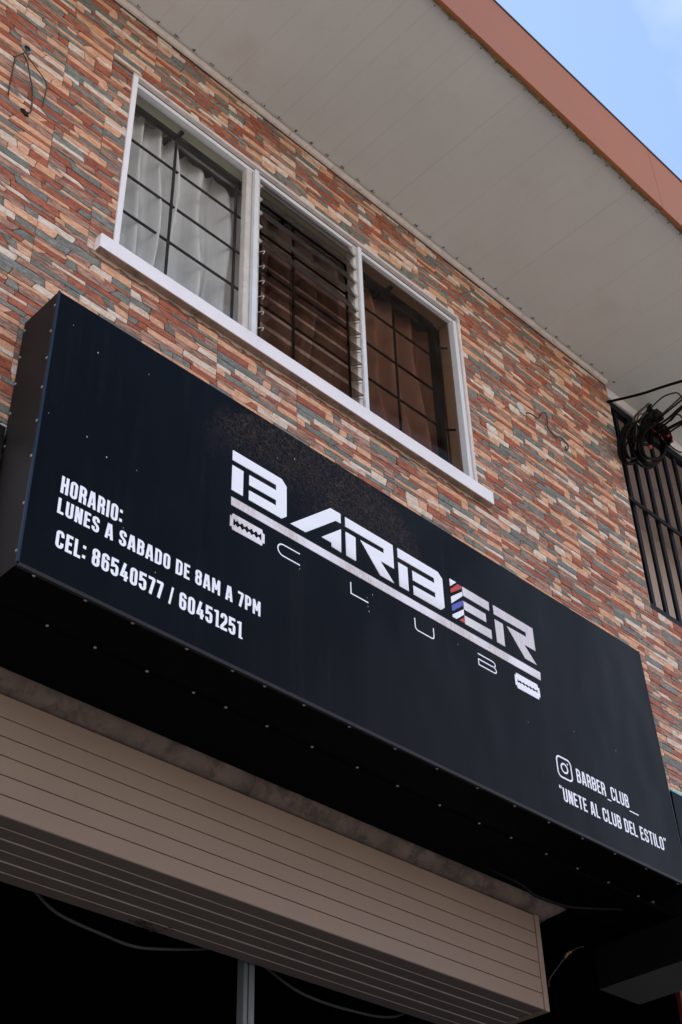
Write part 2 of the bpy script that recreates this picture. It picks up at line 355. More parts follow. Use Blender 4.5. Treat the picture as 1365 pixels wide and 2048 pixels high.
        me.update(); o = bpy.data.objects.new(name, me); col.objects.link(o)
        place(o, origin, parent); return o
def place(o, p, parent=None):
    wp = Vector((p[0], p[1], p[2] + GZ))
    if parent: o.parent = parent; o.location = wp - WL[parent.name]
    else: o.location = wp
    WL[o.name] = wp
def tag(o, label=None, cat=None, group=None, kind=None):
    if label: o['label'] = label
    if cat: o['category'] = cat
    if group: o['group'] = group
    if kind: o['kind'] = kind
    return o
def thing(name, loc, label, cat, group=None):
    o = bpy.data.objects.new(name, None); o.empty_display_size = 0.1; col.objects.link(o); place(o, loc); return tag(o, label, cat, group)
def dup(o, p, parent):
    c = o.copy(); col.objects.link(c); place(c, p, parent); return c

def bez(pts, n=10):             # Catmull-Rom curve through points
    P = [Vector(p) for p in pts]; P = [2 * P[0] - P[1]] + P + [2 * P[-1] - P[-2]]; out = []
    for i in range(1, len(P) - 2):
        for k in range(n):
            t = k / n; a, b, c, d = P[i - 1:i + 3]
            out.append(0.5 * ((2 * b) + (c - a) * t + (2 * a - 5 * b + 4 * c - d) * t * t + (3 * b - a - 3 * c + d) * t ** 3))
    out.append(P[-2]); return out

# ------------------------------------------------------------------ ground, road, pavements
SZ = -GZ
def struct(name, mb, m): o = mb.build(name, m); o['kind'] = 'structure'; return o
struct('ground', MB().poly([(-300, -300, SZ - 0.16), (300, -300, SZ - 0.16), (300, 300, SZ - 0.16), (-300, 300, SZ - 0.16)]), M_['soil'])
struct('road', MB().poly([(-150, -12, SZ - 0.15), (150, -12, SZ - 0.15), (150, -2.6, SZ - 0.15), (-150, -2.6, SZ - 0.15)]), M_['asphalt'])
struct('pavement', MB().box(-60, 60, -2.6, 0.6, SZ - 0.15, SZ), M_['pave'])
struct('far_pavement', MB().box(-60, 60, -15, -12, SZ - 0.155, SZ - 0.005), M_['pave'])
mb = MB()
for i in range(-12, 13): mb.poly([(i * 5, -7.36, SZ - 0.145), (i * 5 + 2.4, -7.36, SZ - 0.145), (i * 5 + 2.4, -7.24, SZ - 0.145), (i * 5, -7.24, SZ - 0.145)])
mk = struct('road_marking', mb, M_['linewhite'])

# ------------------------------------------------------------------ the building
BX0, BX1 = -2.2, 4.0            # stone clad wall, left end and corner beside the balcony
XW = 7.0
WT = 3.55; SOF = 3.62
WX0, WX1, WZ0, WZ1 = 0.325, 2.555, 1.885, 3.118
bld = thing('building', (2.4, 3.0, SZ), 'two storey building with a stone clad upper wall, wide white eave and shop below', 'building')
mb = MB(); TH = 0.115
mb.box(BX0, WX0, 0, TH, 1.2, WT + 0.07); mb.box(WX1, BX1, 0, TH, 1.2, WT + 0.07)
mb.box(WX0, WX1, 0, TH, 1.2, WZ0); mb.box(WX0, WX1, 0, TH, WZ1, WT + 0.07)
mb.box(BX0, BX1, 0, 0.26, 0.002, 1.2); mb.box(BX1, XW, 0, 0.26, 0.002, 1.86)
wall = mb.build('wall', M_['grout'], bld); wall['label'] = 'wall clad in split stone strips of peach, brick red, slate grey, cream and brown'

# --- stones
rnd = random.Random(11)
TW, THT = 0.4535, 0.2865
def make_variant(seed):
    r = random.Random(seed); hs = [r.choice((0.019, 0.025, 0.032, 0.039, 0.046)) * r.uniform(.92, 1.08) for _ in range(9)]
    k = THT / sum(hs); hs = [h * k for h in hs]; zs = [0]
    for h in hs: zs.append(zs[-1] + h)
    par = [(0, 0, 0)] + [(r.uniform(-.0035, .0035), r.uniform(.0002, .0009), r.uniform(0, 6)) for _ in hs[:-1]] + [(0, 0, 0)]
    def bd(i, x): sl, am, ph = par[i]; return zs[i] + sl * (x / TW - 0.5) * math.sin(math.pi * min(1, max(0, x / TW)) * 0.5 + .8) + am * math.sin(x * 31 + ph)
    stones = []; prevc = None; below = []
    for i in range(len(hs)):
        x = 0.0; ends = []; nowr = []
        while True:
            L = r.choice((0.05, 0.075, 0.10, 0.13, 0.16, 0.20, 0.24)) * r.uniform(.85, 1.15)
            if x + L > TW - 0.045: break
            x += L; ends.append((x, r.uniform(-.009, .009) if r.random() < .88 else r.choice((-.02, .02)), r.uniform(.06, .32)))
        xs = [(0.0, 0.0, 0.0)] + ends + [(TW, 0.0, 0.0)]
        for a, b in zip(xs[:-1], xs[1:]):
            mid = (a[0] + b[0]) / 2; und = [q[2] for q in below if q[0] < mid < q[1]]
            for _ in range(12):
                c = r.choices(SNAMES, (29, 23, 22, 13, 15))[0]
                if c != prevc and c not in und: break
            prevc = c; nowr.append((a[0], b[0], c))
            if hs[i] > 0.036 and r.random() < 0.12 and b[0] - a[0] > .1:     # a wedge split in two along its length
                m0, m1 = r.uniform(.3, .7), r.uniform(.3, .7)
                c2 = r.choice([q for q in SNAMES if q != c])
                stones.append((i, a, b, c, 0.0, (m0, m1))); stones.append((i, a, b, c2, (m0, m1), 1.0))
            else: stones.append((i, a, b, c, 0.0, 1.0))
        below = nowr
    return stones, bd
VARS = [make_variant(s) for s in (3, 8, 21, 34, 55)]
def outline(v, s):
    stones, bd = v; i, a, b, c, lo, hi = s; g = 0.0008
    def lev(k, x):
        t = (x - a[0]) / max(1e-6, b[0] - a[0]); z0, z1 = bd(i, x), bd(i + 1, x)
        if isinstance(k, tuple): q = k[0] + (k[1] - k[0]) * t
        else: q = k
        return z0 + (z1 - z0) * q
    h = bd(i + 1, (a[0] + b[0]) / 2) - bd(i, (a[0] + b[0]) / 2)
    def ex(e, t, side): return e[0] + e[1] * (t - .5) * 1.6 + (g if side < 0 else -g)
    def tt(k, end): return (k[end] if isinstance(k, tuple) else k)
    xl0, xl1 = ex(a, tt(lo, 0), -1), ex(a, tt(hi, 0), -1); xr0, xr1 = ex(b, tt(lo, 1), 1), ex(b, tt(hi, 1), 1)
    if xr0 - xl0 < .012 or xr1 - xl1 < .012: xl0 = xl1 = a[0] + g; xr0 = xr1 = b[0] - g
    P = []
    cl = a[2] * h * .8; cr = b[2] * h * .8
    z = lambda k, x, d: lev(k, x) + d
    n = 4
    bot = [(xl0 + cl + (xr0 - cr - xl0 - cl) * k / n) for k in range(n + 1)]; top = [(xl1 + cl + (xr1 - cr - xl1 - cl) * k / n) for k in range(n + 1)]
    for x in bot: P.append((x, z(lo, x, g)))
    if cr > 0: P += [(xr0 - cr * .25, z(lo, xr0, g + cr * .35)), (xr0 * .5 + xr1 * .5, (z(lo, xr0, 0) + z(hi, xr1, 0)) / 2), (xr1 - cr * .25, z(hi, xr1, -g - cr * .35))]
    for x in reversed(top): P.append((x, z(hi, x, -g)))
    if cl > 0: P += [(xl1 + cl * .25, z(hi, xl1, -g - cl * .35)), (xl0 * .5 + xl1 * .5, (z(lo, xl0, 0) + z(hi, xl1, 0)) / 2), (xl0 + cl * .25, z(lo, xl0, g + cl * .35))]
    return P
def clip(P, f):
    out = []
    for i in range(len(P)):
        a, b = P[i], P[(i + 1) % len(P)]; fa, fb = f(a), f(b)
        if fa >= 0: out.append(a)
        if fa * fb < 0: t = fa / (fa - fb); out.append((a[0] + (b[0] - a[0]) * t, a[1] + (b[1] - a[1]) * t))
    return out
def inset(P, d):
    n = len(P); out = []
    for i in range(n):
        a, b, c = Vector(P[i - 1]), Vector(P[i]), Vector(P[(i + 1) % n])
        u = (b - a); v = (c - b)
        if u.length < 1e-7 or v.length < 1e-7: out.append(tuple(b)); continue
        u.normalize(); v.normalize(); nn = Vector((-u.y, u.x)) + Vector((-v.y, v.x))
        if nn.length < .3: out.append(tuple(b)); continue
        nn.normalize(); k = d / max(.5, nn.dot(Vector((-u.y, u.x)))); out.append(tuple(b + nn * k))
    return out
def clean(P):
    out = []
    for p in P:
        if not out or (abs(p[0] - out[-1][0]) + abs(p[1] - out[-1][1])) > 8e-4: out.append(p)
    if len(out) > 2 and abs(out[0][0] - out[-1][0]) + abs(out[0][1] - out[-1][1]) < 8e-4: out.pop()
    return out
def area(P): return abs(sum(P[i - 1][0] * P[i][1] - P[i][0] * P[i - 1][1] for i in range(len(P)))) / 2 if len(P) > 2 else 0
def bbox(P): xs = [p[0] for p in P]; zs = [p[1] for p in P]; return min(xs), max(xs), min(zs), max(zs)
SILL = (0.245, 2.63, 1.80, 1.885)
allst = []
row = 0; z0 = 3.53 - 13 * THT
for rr in range(13, -2, -1):
    zb = 3.53 - rr * THT - 0.0; 
    for cc in range(-6, 17):
        xb = (-0.0165 if rr % 2 == 1 else 0.2102) + cc * TW
        if xb > 6.4 or xb + TW < BX0: continue
        v = VARS[rnd.randrange(len(VARS))]
        ty = rnd.uniform(-.0006, .0012)
        for s in v[0]:
            P = [(xb + x, zb + z) for x, z in outline(v, s)]
            x0, x1, q0, q1 = bbox(P); cx, cz = (x0 + x1) / 2, (q0 + q1) / 2
            P = clip(P, lambda p: p[0] - BX0); 
            if cz > 1.86 or q1 > 1.87: 
                if x0 < BX1 - .004: P = clip(P, lambda p: BX1 - p[0] + .002 * math.sin(p[1] * 90))
                else: P = clip(P, lambda p: 1.855 - p[1])
            P = clip(P, lambda p: p[1] - 0.004) if P else P
            P = clip(P, lambda p: WT - p[1]) if P else P
            if not P: continue
            x0, x1, q0, q1 = bbox(P)
            if x1 > WX0 and x0 < WX1 and q1 > WZ0 and q0 < WZ1:      # the window opening
                cand = [clip(P, f) for f in (lambda p: WX0 - .001 - p[0], lambda p: p[0] - WX1 - .001, lambda p: WZ0 - p[1], lambda p: p[1] - WZ1 - .001)]
                P = max(cand, key=area)
                if len(P) < 3: continue
                x0, x1, q0, q1 = bbox(P)
            if x0 > SILL[0] - .0 and x1 < SILL[1] and q0 > SILL[2] - .0 and q1 < SILL[3] + .01: continue
            P = clean(P)
            if len(P) < 3 or x1 - x0 < .006 or q1 - q0 < .004: continue
            if x0 > .12 and x1 < 3.35 and q1 < 1.02: continue              # enclosed by the sign box
            allst.append((P, s[3], ty + rnd.uniform(.0022, .0052), rnd.uniform(.02, 1.0)))
def in_sign(u, v):                # inside the outline of the sign in the frame?
    poly = [(43, 648), (120, 583), (1293, 1308), (1369, 1773), (36, 1130), (-20, 1160), (-20, 1100)]
    ins = False
    for i in range(len(poly)):
        (x0, y0), (x1, y1) = poly[i - 1], poly[i]
        if (y0 > v) != (y1 > v) and u < (x1 - x0) * (v - y0) / (y1 - y0) + x0: ins = not ins
    return ins
def size_seen(P):
    q = [to_px(x, 0, z) for x, z in P]; c = (sum(a[0] for a in q) / len(q), sum(a[1] for a in q) / len(q))
    if not (0 < c[0] < 1365 and 0 < c[1] < 2048) or in_sign(*c): return 0
    return abs(sum(q[i - 1][0] * q[i][1] - q[i][0] * q[i - 1][1] for i in range(len(q)))) / 2
allst.sort(key=lambda t: -size_seen(t[0]))
def add_stone(mb, P, yf, mi, tone, o=(0, 0)):
    Q = inset(P, .0013); n = len(P)
    if len(Q) != n: Q = P
    mb.faces([(x, .0004, z) for x, z in P] + [(x, -yf * .62, z) for x, z in P] + [(x, -yf, z) for x, z in Q],
             [tuple(2 * n + k for k in range(n))] + [(k, (k + 1) % n, n + (k + 1) % n, n + k) for k in range(n)] + [(n + k, n + (k + 1) % n, 2 * n + (k + 1) % n, 2 * n + k) for k in range(n)], mi, tone)
for P, c, yf, tone in allst[:300]:
    mb = MB(); add_stone(mb, P, yf, 0, tone); mb.build('stone', STONE[c], wall)
mb = MB()
for P, c, yf, tone in allst[300:]: add_stone(mb, P, yf, SNAMES.index(c), tone)
st = mb.build('stone_strips', [STONE[c] for c in SNAMES], wall); st['kind'] = 'stuff'

# --- reveals, room behind the window, balcony recess
mb = MB(); e = .0015
mb.box(WX0 - .02, WX0 + e, .05, TH + .01, WZ0 - .02, WZ1); mb.box(WX1 - e - .012, WX1 + .02, .05, TH + .01, WZ0, WZ1)
mb.box(WX0 + .002, WX1 - .014, .052, TH + .008, WZ1 - .012, WZ1 + .02)
mb.build('window_reveal', M_['cream'], bld)
mb = MB()
mb.box(BX0 + .1, BX1 - .1, 3.0, 3.1, 1.35, 3.6); mb.box(BX0, BX0 + .1, TH + .02, 3.1, 1.35, 3.6); mb.box(BX1 - .1, BX1, TH + .02, 3.1, 1.3, 3.6)
mb.box(BX0, BX1, TH + .02, 3.1, 3.602, 3.66); mb.box(BX0, BX1, .262, 3.1, 1.2, 1.3)
mb.build('room_shell', M_['room'], bld)
mb = MB()
mb.box(BX1, XW, .75, .85, 1.0, 3.9); mb.box(BX1, XW, TH + .002, .75, 3.615, 3.658); mb.box(BX1, XW, 0.26, .75, 1.0, 1.1)
mb.build('balcony_back_wall', M_['balwall'], bld)
mb = MB(); mb.box(XW, XW + .2, 0, 6, SZ, 3.9); mb.box(BX0 - .2, BX0, 0, 6, SZ, 3.9); mb.box(BX0, XW, 5.8, 6, SZ, 3.9)
mb.build('outer_wall', M_['slab'], bld)
# shop room, its darkness put into the black wall colour
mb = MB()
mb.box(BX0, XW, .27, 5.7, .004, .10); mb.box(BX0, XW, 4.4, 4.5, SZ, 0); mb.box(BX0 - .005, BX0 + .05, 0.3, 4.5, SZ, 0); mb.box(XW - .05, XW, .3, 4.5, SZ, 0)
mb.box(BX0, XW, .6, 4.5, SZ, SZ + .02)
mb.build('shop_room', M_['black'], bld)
mb = MB().box(BX0, 7.0, -.0130, .259, -.012, .0035)
mb.build('wall_underside', M_['flatblack'], bld)

# --- sill
mb = MB().box(SILL[0], SILL[1], -.045, .0, SILL[2], SILL[3], .003)
for f in range(len(mb.f)): pass
sill = mb.build('window_sill', [M_['white'], M_['plaster']], bld)
for p in sill.data.polygons:
    if p.center.z < .004: p.material_index = 1
# plaster smear where the sill meets the stones
mb = MB(); r = random.Random(5); x = SILL[0] - .02; top = []; bot = []
while x < SILL[1] + .02: top.append((x, 1.803)); bot.append((x, 1.792 - r.uniform(.0, .016))); x += .025
mb.prism_xz(bot + top[::-1], -.0115, .0); mb.build('mortar_smear', M_['plaster'], bld)

# --- cornice bead, soffit, fascia, roof
mb = MB(); n = 8; prof = [(-.004 - .022 * math.sin(math.pi * k / n), 3.566 + .024 - .024 * math.cos(math.pi * k / n)) for k in range(n + 1)]
for x0, x1 in ((BX0, 1.29), (1.293, 2.46), (2.463, 3.91), (3.914, 3.995)):
    v = [(x0, y, z) for y, z in prof] + [(x1, y, z) for y, z in prof]
    mb.faces(v, [(k, k + 1, n + 2 + k, n + 1 + k) for k in range(n)] + [tuple(range(n, -1, -1)), tuple(range(n + 1, 2 * n + 2))])
mb.build('cornice', M_['trim'], bld)
mb = MB().box(BX0, BX1 - .001, -.004, .0, WT - .004, SOF); mb.build('cornice_backing', M_['dark'], bld)
PIT, TX0 = 0.1141, 0.2958
sof = MB().box(-3.5, XW, -1.035, TH, SOF + .002, SOF + .02).build('soffit', M_['soffit'], bld)
k0 = int((-3.4 - TX0) / PIT); src = None
pm = MB(); g = .0003
pm.faces([(g, -1.017, 0), (PIT - g, -1.017, 0), (PIT - g, 0, 0), (g, 0, 0), (g - .0003, -1.017, .003), (PIT - g + .0003, -1.017, .003), (PIT - g + .0003, 0, .003), (g - .0003, 0, .003)],
         [(0, 3, 2, 1), (4, 5, 6, 7), (0, 1, 5, 4), (2, 3, 7, 6), (1, 2, 6, 5), (3, 0, 4, 7)])
rs = random.Random(4)
for k in range(k0, int((XW - TX0) / PIT)):
    p = (TX0 + k * PIT, 0, SOF + rs.uniform(-.0008, .0008))
    if src is None: src = pm.build('soffit_panel', M_['soffit'], sof, origin=(0, 0, 0)); place(src, p, sof)
    else: dup(src, p, sof)
# dark crumbs where panel joints meet cornice and fascia
mb = MB(); rs = random.Random(9)
for k in range(-8, 34):
    x = TX0 + k * PIT
    for j in range(4):
        a = rs.uniform(-.012, .012); w_ = rs.uniform(.0006, .0012); mb.box(x + a - w_, x + a + w_, -.031 - rs.uniform(0, .007), -.024, SOF - .003, SOF - .0005)
    if k % 1 == 0:
        for j in range(2): a = rs.uniform(-.008, .008); mb.box(x + a - .001, x + a + .001, -1.02, -1.012 + rs.uniform(0, .004), SOF - .003, SOF - .0005)
o = mb.build('joint_grime', M_['dark'], bld); o['kind'] = 'stuff'
mb = MB().box(BX1, XW, .03, .10, 3.535, SOF - .001, .004); mb.build('soffit_trim', M_['white'], bld)
FX = 3.137
fm = MB(); fm.box(-4, FX, -1.062, -1.04, 3.60, 4.135, .002); fm.box(FX + .003, XW + .3, -1.062, -1.04, 3.598, 4.133, .002)
fas = fm.build('fascia', M_['fascia'], bld)
mb = MB(); rs = random.Random(2); x = -3.5
while x < 6.9:
    L = rs.uniform(.02, .09); mb.box(x, x + L, -1.040, -1.034 + rs.uniform(0, .008), 3.597 - rs.uniform(0, .005), 3.606); x += L
o = mb.build('eave_edge', M_['drip'], bld); o['kind'] = 'stuff'  # ragged brown strip, darker in random patches
mb = MB(); mb.box(-4, XW + .3, -1.068, -1.036, 4.137, 4.146); mb.box(-4, XW + .3, -1.036, 6.1, 4.05, 4.16); mb.box(-4, XW + .3, -1.03, 6.0, 3.66, 4.05)
mb.build('roof', M_['roof'], bld)

# --- window: frame, mullions, panes, louvres (parts of the building)
win = MB()
def fr(mb, x0, x1, z0, z1, y0, y1, wd): 
    mb.box(x0, x0 + wd, y0, y1, z0, z1, .0015); mb.box(x1 - wd, x1, y0, y1, z0, z1, .0015)
    mb.box(x0 + wd, x1 - wd, y0, y1, z1 - wd, z1, .0015); mb.box(x0 + wd, x1 - wd, y0, y1, z0, z0 + wd, .0015)
# outer moulded trim, flush with the stones
tm = MB(); tm.box(WX0 - .001, WX0 + .026, -.013, .05, WZ0, WZ1 - .013, .002)
window = tm.build('window', M_['white'], bld); window['label'] = 'three bay aluminium window with a louvre in the middle bay'
tm = MB(); tm.box(WX0 - .001, WX1 - .0, -.013, .012, WZ1 - .013, WZ1 + .004, .003); tm.box(WX1 - .013, WX1 + .006, -.013, .012, WZ0, WZ1 - .014, .003)
tm.build('window_trim', M_['trim'], window)
tm = MB(); tm.box(WX0 + .027, WX1 - .014, .0125, .048, WZ1 - .040, WZ1 - .0135, .002); tm.box(WX1 - .042, WX1 - .014, -.002, .05, WZ0, WZ1 - .0405, .002)
tm.box(WX0 + .027, WX1 - .043, .005, .05, WZ0, WZ0 + .035, .002)
tm.build('window_frame', M_['alu'], window)
def mullion(x0, x1):
    a = MB().box(x0, x1, -.014, .05, WZ0 + .001, WZ1 - .041, .002).build('mullion', M_['alu'], window)
mullion(1.066, 1.092); mullion(1.772, 1.797)
tm = MB(); tm.box(1.030, 1.0645, .006, .046, WZ0 + .036, WZ1 - .042, .004); tm.build('sash_stile', M_['alu2'], window)
tm = MB(); tm.box(1.0935, 1.108, -.004, .05, WZ0 + .036, WZ1 - .042, .002); tm.build('louvre_channel', M_['alu2'], window)
tm = MB(); tm.box(1.745, 1.7705, .0, .05, WZ0 + .036, WZ1 - .042, .002); tm.build('louvre_channel', M_['alu2'], window)
MB().box(WX0 + .027, 1.029, .034, .038, WZ0 + .036, WZ1 - .042).build('pane', M_['glass'], window)
MB().box(1.798, WX1 - .043, .034, .038, WZ0 + .036, WZ1 - .042).build('pane', M_['bronze'], window)
LP = .1025; LW = .112; lv0 = 2.0
def slat(zc, ang, y=0.012):
    c, s = math.cos(ang), math.sin(ang); h = LW / 2; t = .0028
    # the outer edge hangs lower; ang is measured from horizontal
    d = Vector((0, -c, -s)); nrm = Vector((0, s, -c)) * t
    ctr = Vector((0, y, zc)); pr = [ctr + d * h + nrm, ctr - d * h + nrm, ctr - d * h - nrm, ctr + d * h - nrm]
    mb = MB(); v = [(1.112, p.y, p.z) for p in pr] + [(1.741, p.y, p.z) for p in pr]
    mb.faces(v, [(0, 1, 5, 4), (1, 2, 6, 5), (2, 3, 7, 6), (3, 0, 4, 7), (3, 2, 1, 0), (4, 5, 6, 7)])
    return mb.build('louvre', M_['louvreglass' if ang < 1 else 'louvredusty'], window), d, ctr
for i in range(11):
    zc = lv0 + i * LP; ang = R(34) if i < 6 else R(70)
    o, d, ctr = slat(zc, ang)
    for xs_ in (1.109, 1.744):
        mb = MB()
        if i < 6:
            a = ctr + d * (LW / 2 + .003); b = ctr - d * .030; up = Vector((0, .004, .012))
            pts = [b + up * .2, a + up * .3, a + Vector((0, 0, -.006)), a + Vector((0, .010, -.010))] if xs_ < 1.5 else [b, a + up * .3, a + Vector((0, 0, -.009)), a + Vector((0, .012, -.012)), ctr + Vector((0, 0, -.016))]
            mb.tube([(xs_ + (.004 if xs_ < 1.5 else -.004), p.y, p.z) for p in pts], .0026, 6)
            mb.box(xs_ - .003, xs_ + .003, ctr.y - .010, ctr.y + .016, zc - .014, zc + .010)
        else:
            a = ctr + d * (LW / 2 + .004); b = ctr - d * (LW / 2 - .004); q = ctr + Vector((0, .018, 0))
            v = [(xs_ - .003, a.y - .016, a.z), (xs_ - .003, b.y, b.z), (xs_ - .003, a.y + .016, a.z + .006)]; v2 = [(xs_ + .003, y, z) for _, y, z in v]
            mb.faces(v + v2, [(0, 1, 2), (5, 4, 3), (0, 3, 4, 1), (1, 4, 5, 2), (2, 5, 3, 0)])
        mb.build('louvre_clip', M_['alu2'], window)

# --- lintel (rounded plaster beam) above the shutter box
mb = MB(); prof = [(.2595, -.0005), (.262, -.012)] + [(.262 + .10 * (1 - math.cos(a)), -.012 - .066 * math.sin(a)) for a in [math.pi / 2 * k / 8 for k in range(1, 9)]] + [(.40, -.078)]
xs_ = [BX0, 1.37, 1.374, 2.43, 2.433, 3.19]; npf = len(prof)
for a, b in ((BX0, 1.372), (1.376, 2.428), (2.431, 3.19)):
    segs = int((b - a) / .08) + 1; rr_ = random.Random(int(a * 10) + 50); v = []
    for i in range(segs + 1):
        x = a + (b - a) * i / segs
        for (y, z) in prof: v.append((x + (z * 1.7 + .04 if b > 3 and i == segs else 0), y + rr_.uniform(-.002, .002), z + rr_.uniform(-.0015, .001)))
    fs = [(i * npf + k, i * npf + k + 1, (i + 1) * npf + k + 1, (i + 1) * npf + k) for i in range(segs) for k in range(npf - 1)]
    fs += [tuple(range(npf)), tuple(segs * npf + k for k in range(npf))]
    mb.faces(v, fs)
mb.build('lintel', M_['lintel'], bld, smooth=True)

# ------------------------------------------------------------------ roller shutter box
sh = thing('roller_shutter', (1.5, .5, -.49), 'taupe roller shutter box of horizontal panels hanging under the sign', 'shutter')
SX0, SX1 = BX0 + .1, 3.012; SY, SYB = .30, .712; zt, zb = -.080, -.488
nP = 6; ph = .0675; zz = zb; 
src = None
for i in range(nP):
    z1 = zb + .0655 * (i + 1) + (.016 if i == nP - 1 else 0); z0_ = zb + .0655 * i + (.0028 if i else 0)
    MB().box(SX0, SX1, SY, SY + .012, z0_, z1, .0016).build('shutter_panel', M_['shutter'], sh)
MB().box(SX0, SX1 + .02, SY + .013, SY + .02, zb + .004, zt).build('shutter_backing', M_['dark'], sh)
MB().box(SX1 + .004, SX1 + .034, SY - .003, SYB, zb - .004, -.074, .002).build('end_plate', M_['shutter'], sh)
wds = 6; pw = (SYB - SY) / wds
for i in range(wds):
    y0 = SY + pw * i + (.002 if i == 0 else .0035); y1 = SY + pw * (i + 1) - (.0)
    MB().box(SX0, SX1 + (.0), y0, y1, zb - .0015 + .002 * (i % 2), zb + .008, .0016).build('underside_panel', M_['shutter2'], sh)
mb = MB()
for i in range(1, wds): y = SY + pw * i; mb.box(SX0, SX1, y + .0010, y + .0026, zb - .0032, zb + .004)
mb.build('panel_lip', M_['lip'], sh)  # thin lips in a paler steel colour than the panels
MB().box(SX0, SX1, SYB - .012, SYB, zb + .009, -.02).build('shutter_back', M_['dark'], sh)
mb = MB(); rs = random.Random(3)
for i in range(46):
    x = 1.24 + rs.gauss(0, .05); y = SYB - .035 + rs.gauss(0, .018); y = min(y, SYB - .004); s_ = rs.uniform(.003, .012)
    mb.poly([(x + s_ * math.cos(a) * rs.uniform(.6, 1.3) * 1.3, y + s_ * math.sin(a) * rs.uniform(.5, 1.2) * .6, zb - .0034 - i * 1e-5) for a in [6.283 * k / 6 for k in range(6)]])
o = mb.build('peeled_patch', M_['dark'], sh); o['kind'] = 'stuff'

# ------------------------------------------------------------------ the sign
SD, SHT = -.225, 1.2
XT, XB = 3.408, 3.452            # right end: the top corner stands a little inside the bottom corner
sign = thing('shop_sign', (1.7, SD / 2, 0), 'long black box sign with a white barber club logo and opening hours', 'sign')
mb = MB(); yb = -.0135
v = [(0, SD + .001, 0.001), (XB, SD + .001, 0.001), (XT, SD + .001, SHT), (0, SD + .001, SHT), (0, yb, 0.001), (XB, yb, 0.001), (XT, yb, SHT), (0, yb, SHT)]
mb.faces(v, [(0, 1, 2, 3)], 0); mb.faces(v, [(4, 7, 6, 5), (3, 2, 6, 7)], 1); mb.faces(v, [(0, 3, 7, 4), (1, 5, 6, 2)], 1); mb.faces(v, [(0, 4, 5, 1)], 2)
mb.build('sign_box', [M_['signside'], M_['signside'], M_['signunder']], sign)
MB().prism_xz([(.006, .012), (XB - .006, .012), (XT - .006, SHT - .004), (.006, SHT - .004)], SD - .001, SD + .001).build('sign_face', M_['face'], sign)
e1 = MB(); e1.prism_xz([(-.0015, .004), (.006, .004), (.006, SHT + .0015), (-.0015, SHT + .0015)], SD - .0018, SD + .008); e1.build('side_edge', M_['edgeblue'], sign)
e1 = MB(); e1.prism_xz([(-.0015, -.0015), (XB, -.0015), (XB, .0115), (-.0015, .0115)], SD - .0018, SD + .010); e1.build('lower_edge', M_['edgegrey'], sign)
e1 = MB(); e1.prism_xz([(XB - .006, .012), (XB + .001, .012), (XT + .001, SHT), (XT - .006, SHT)], SD - .0018, SD + .008); e1.build('side_edge', M_['edgegrey'], sign)
# rivets
mb = MB(); n = 8; v = [(0, 0, -.0038)]
for rr_, zz_ in ((.0040, -.0030), (.0062, -.0004), (.0062, .001)): v += [(rr_ * math.cos(6.283 * k / n), rr_ * math.sin(6.283 * k / n), zz_) for k in range(n)]
fs = [(0, 1 + (k + 1) % n, 1 + k) for k in range(n)]
for q in range(2): fs += [(1 + q * n + k, 1 + q * n + (k + 1) % n, 1 + (q + 1) * n + (k + 1) % n, 1 + (q + 1) * n + k) for k in range(n)]
mb.faces(v, fs); riv = mb.build('rivet', M_['rivet'], sign, origin=(0, 0, 0), smooth=True)
front = [.07, .258, .439, .657, .851, .993, 1.174, 1.393, 1.625, 1.848, 2.074, 2.294, 2.503, 2.718, 2.934, 3.153, 3.381]
back = [.251, .435, .645, .843, .986, 1.175, 1.393, 1.622, 1.836, 2.071, 2.302, 2.497, 2.721, 2.93, 3.143, 3.359]
first = True
for xs2, y in ((front, -.212), (back, -.020)):
    for x in xs2:
        if first: place(riv, (x, y, .0), sign); first = False
        else: dup(riv, (x, y, .0), sign)
for zs2, y in (([1.137, 1.007, .877, .74, .59, .438, .244, .059], -.211), ([1.155, 1.02, .89, .75, .6, .44, .25, .06], -.022)):
    for z in zs2: c = dup(riv, (0.0, y, z), sign); c.rotation_euler = (0, R(90), 0)
for z in (1.1, .6, .1): c = dup(riv, (XB - (XB - XT) * z / SHT, -.211, z), sign); c.rotation_euler = (0, R(-90), 0)
# chipped paint specks
mb = MB(); rs = random.Random(8)
for x, z in [(.074, 1.078), (.185, 1.019), (.029, .63), (.183, .621), (.391, .596), (.406, 1.063), (.267, .581), (1.031, 1.034), (1.121, 1.084), (1.528, .629), (1.145, .56), (1.50, .56), (1.497, .60), (1.505, .54), (.36, .33), (2.02, .62), (2.43, .42), (2.75, .5), (3.05, .52), (.6, .30), (.5, .22)]:
    s_ = rs.uniform(.0015, .0032); mb.prism_xz([(x - s_ * .6, z - s_), (x + s_ * .5, z - s_ * 1.1), (x + s_ * .7, z + s_), (x - s_ * .4, z + s_ * 1.3)], SD - .0016, SD - .001)
o = mb.build('paint_speck', M_['speck'], sign); o['kind'] = 'stuff'

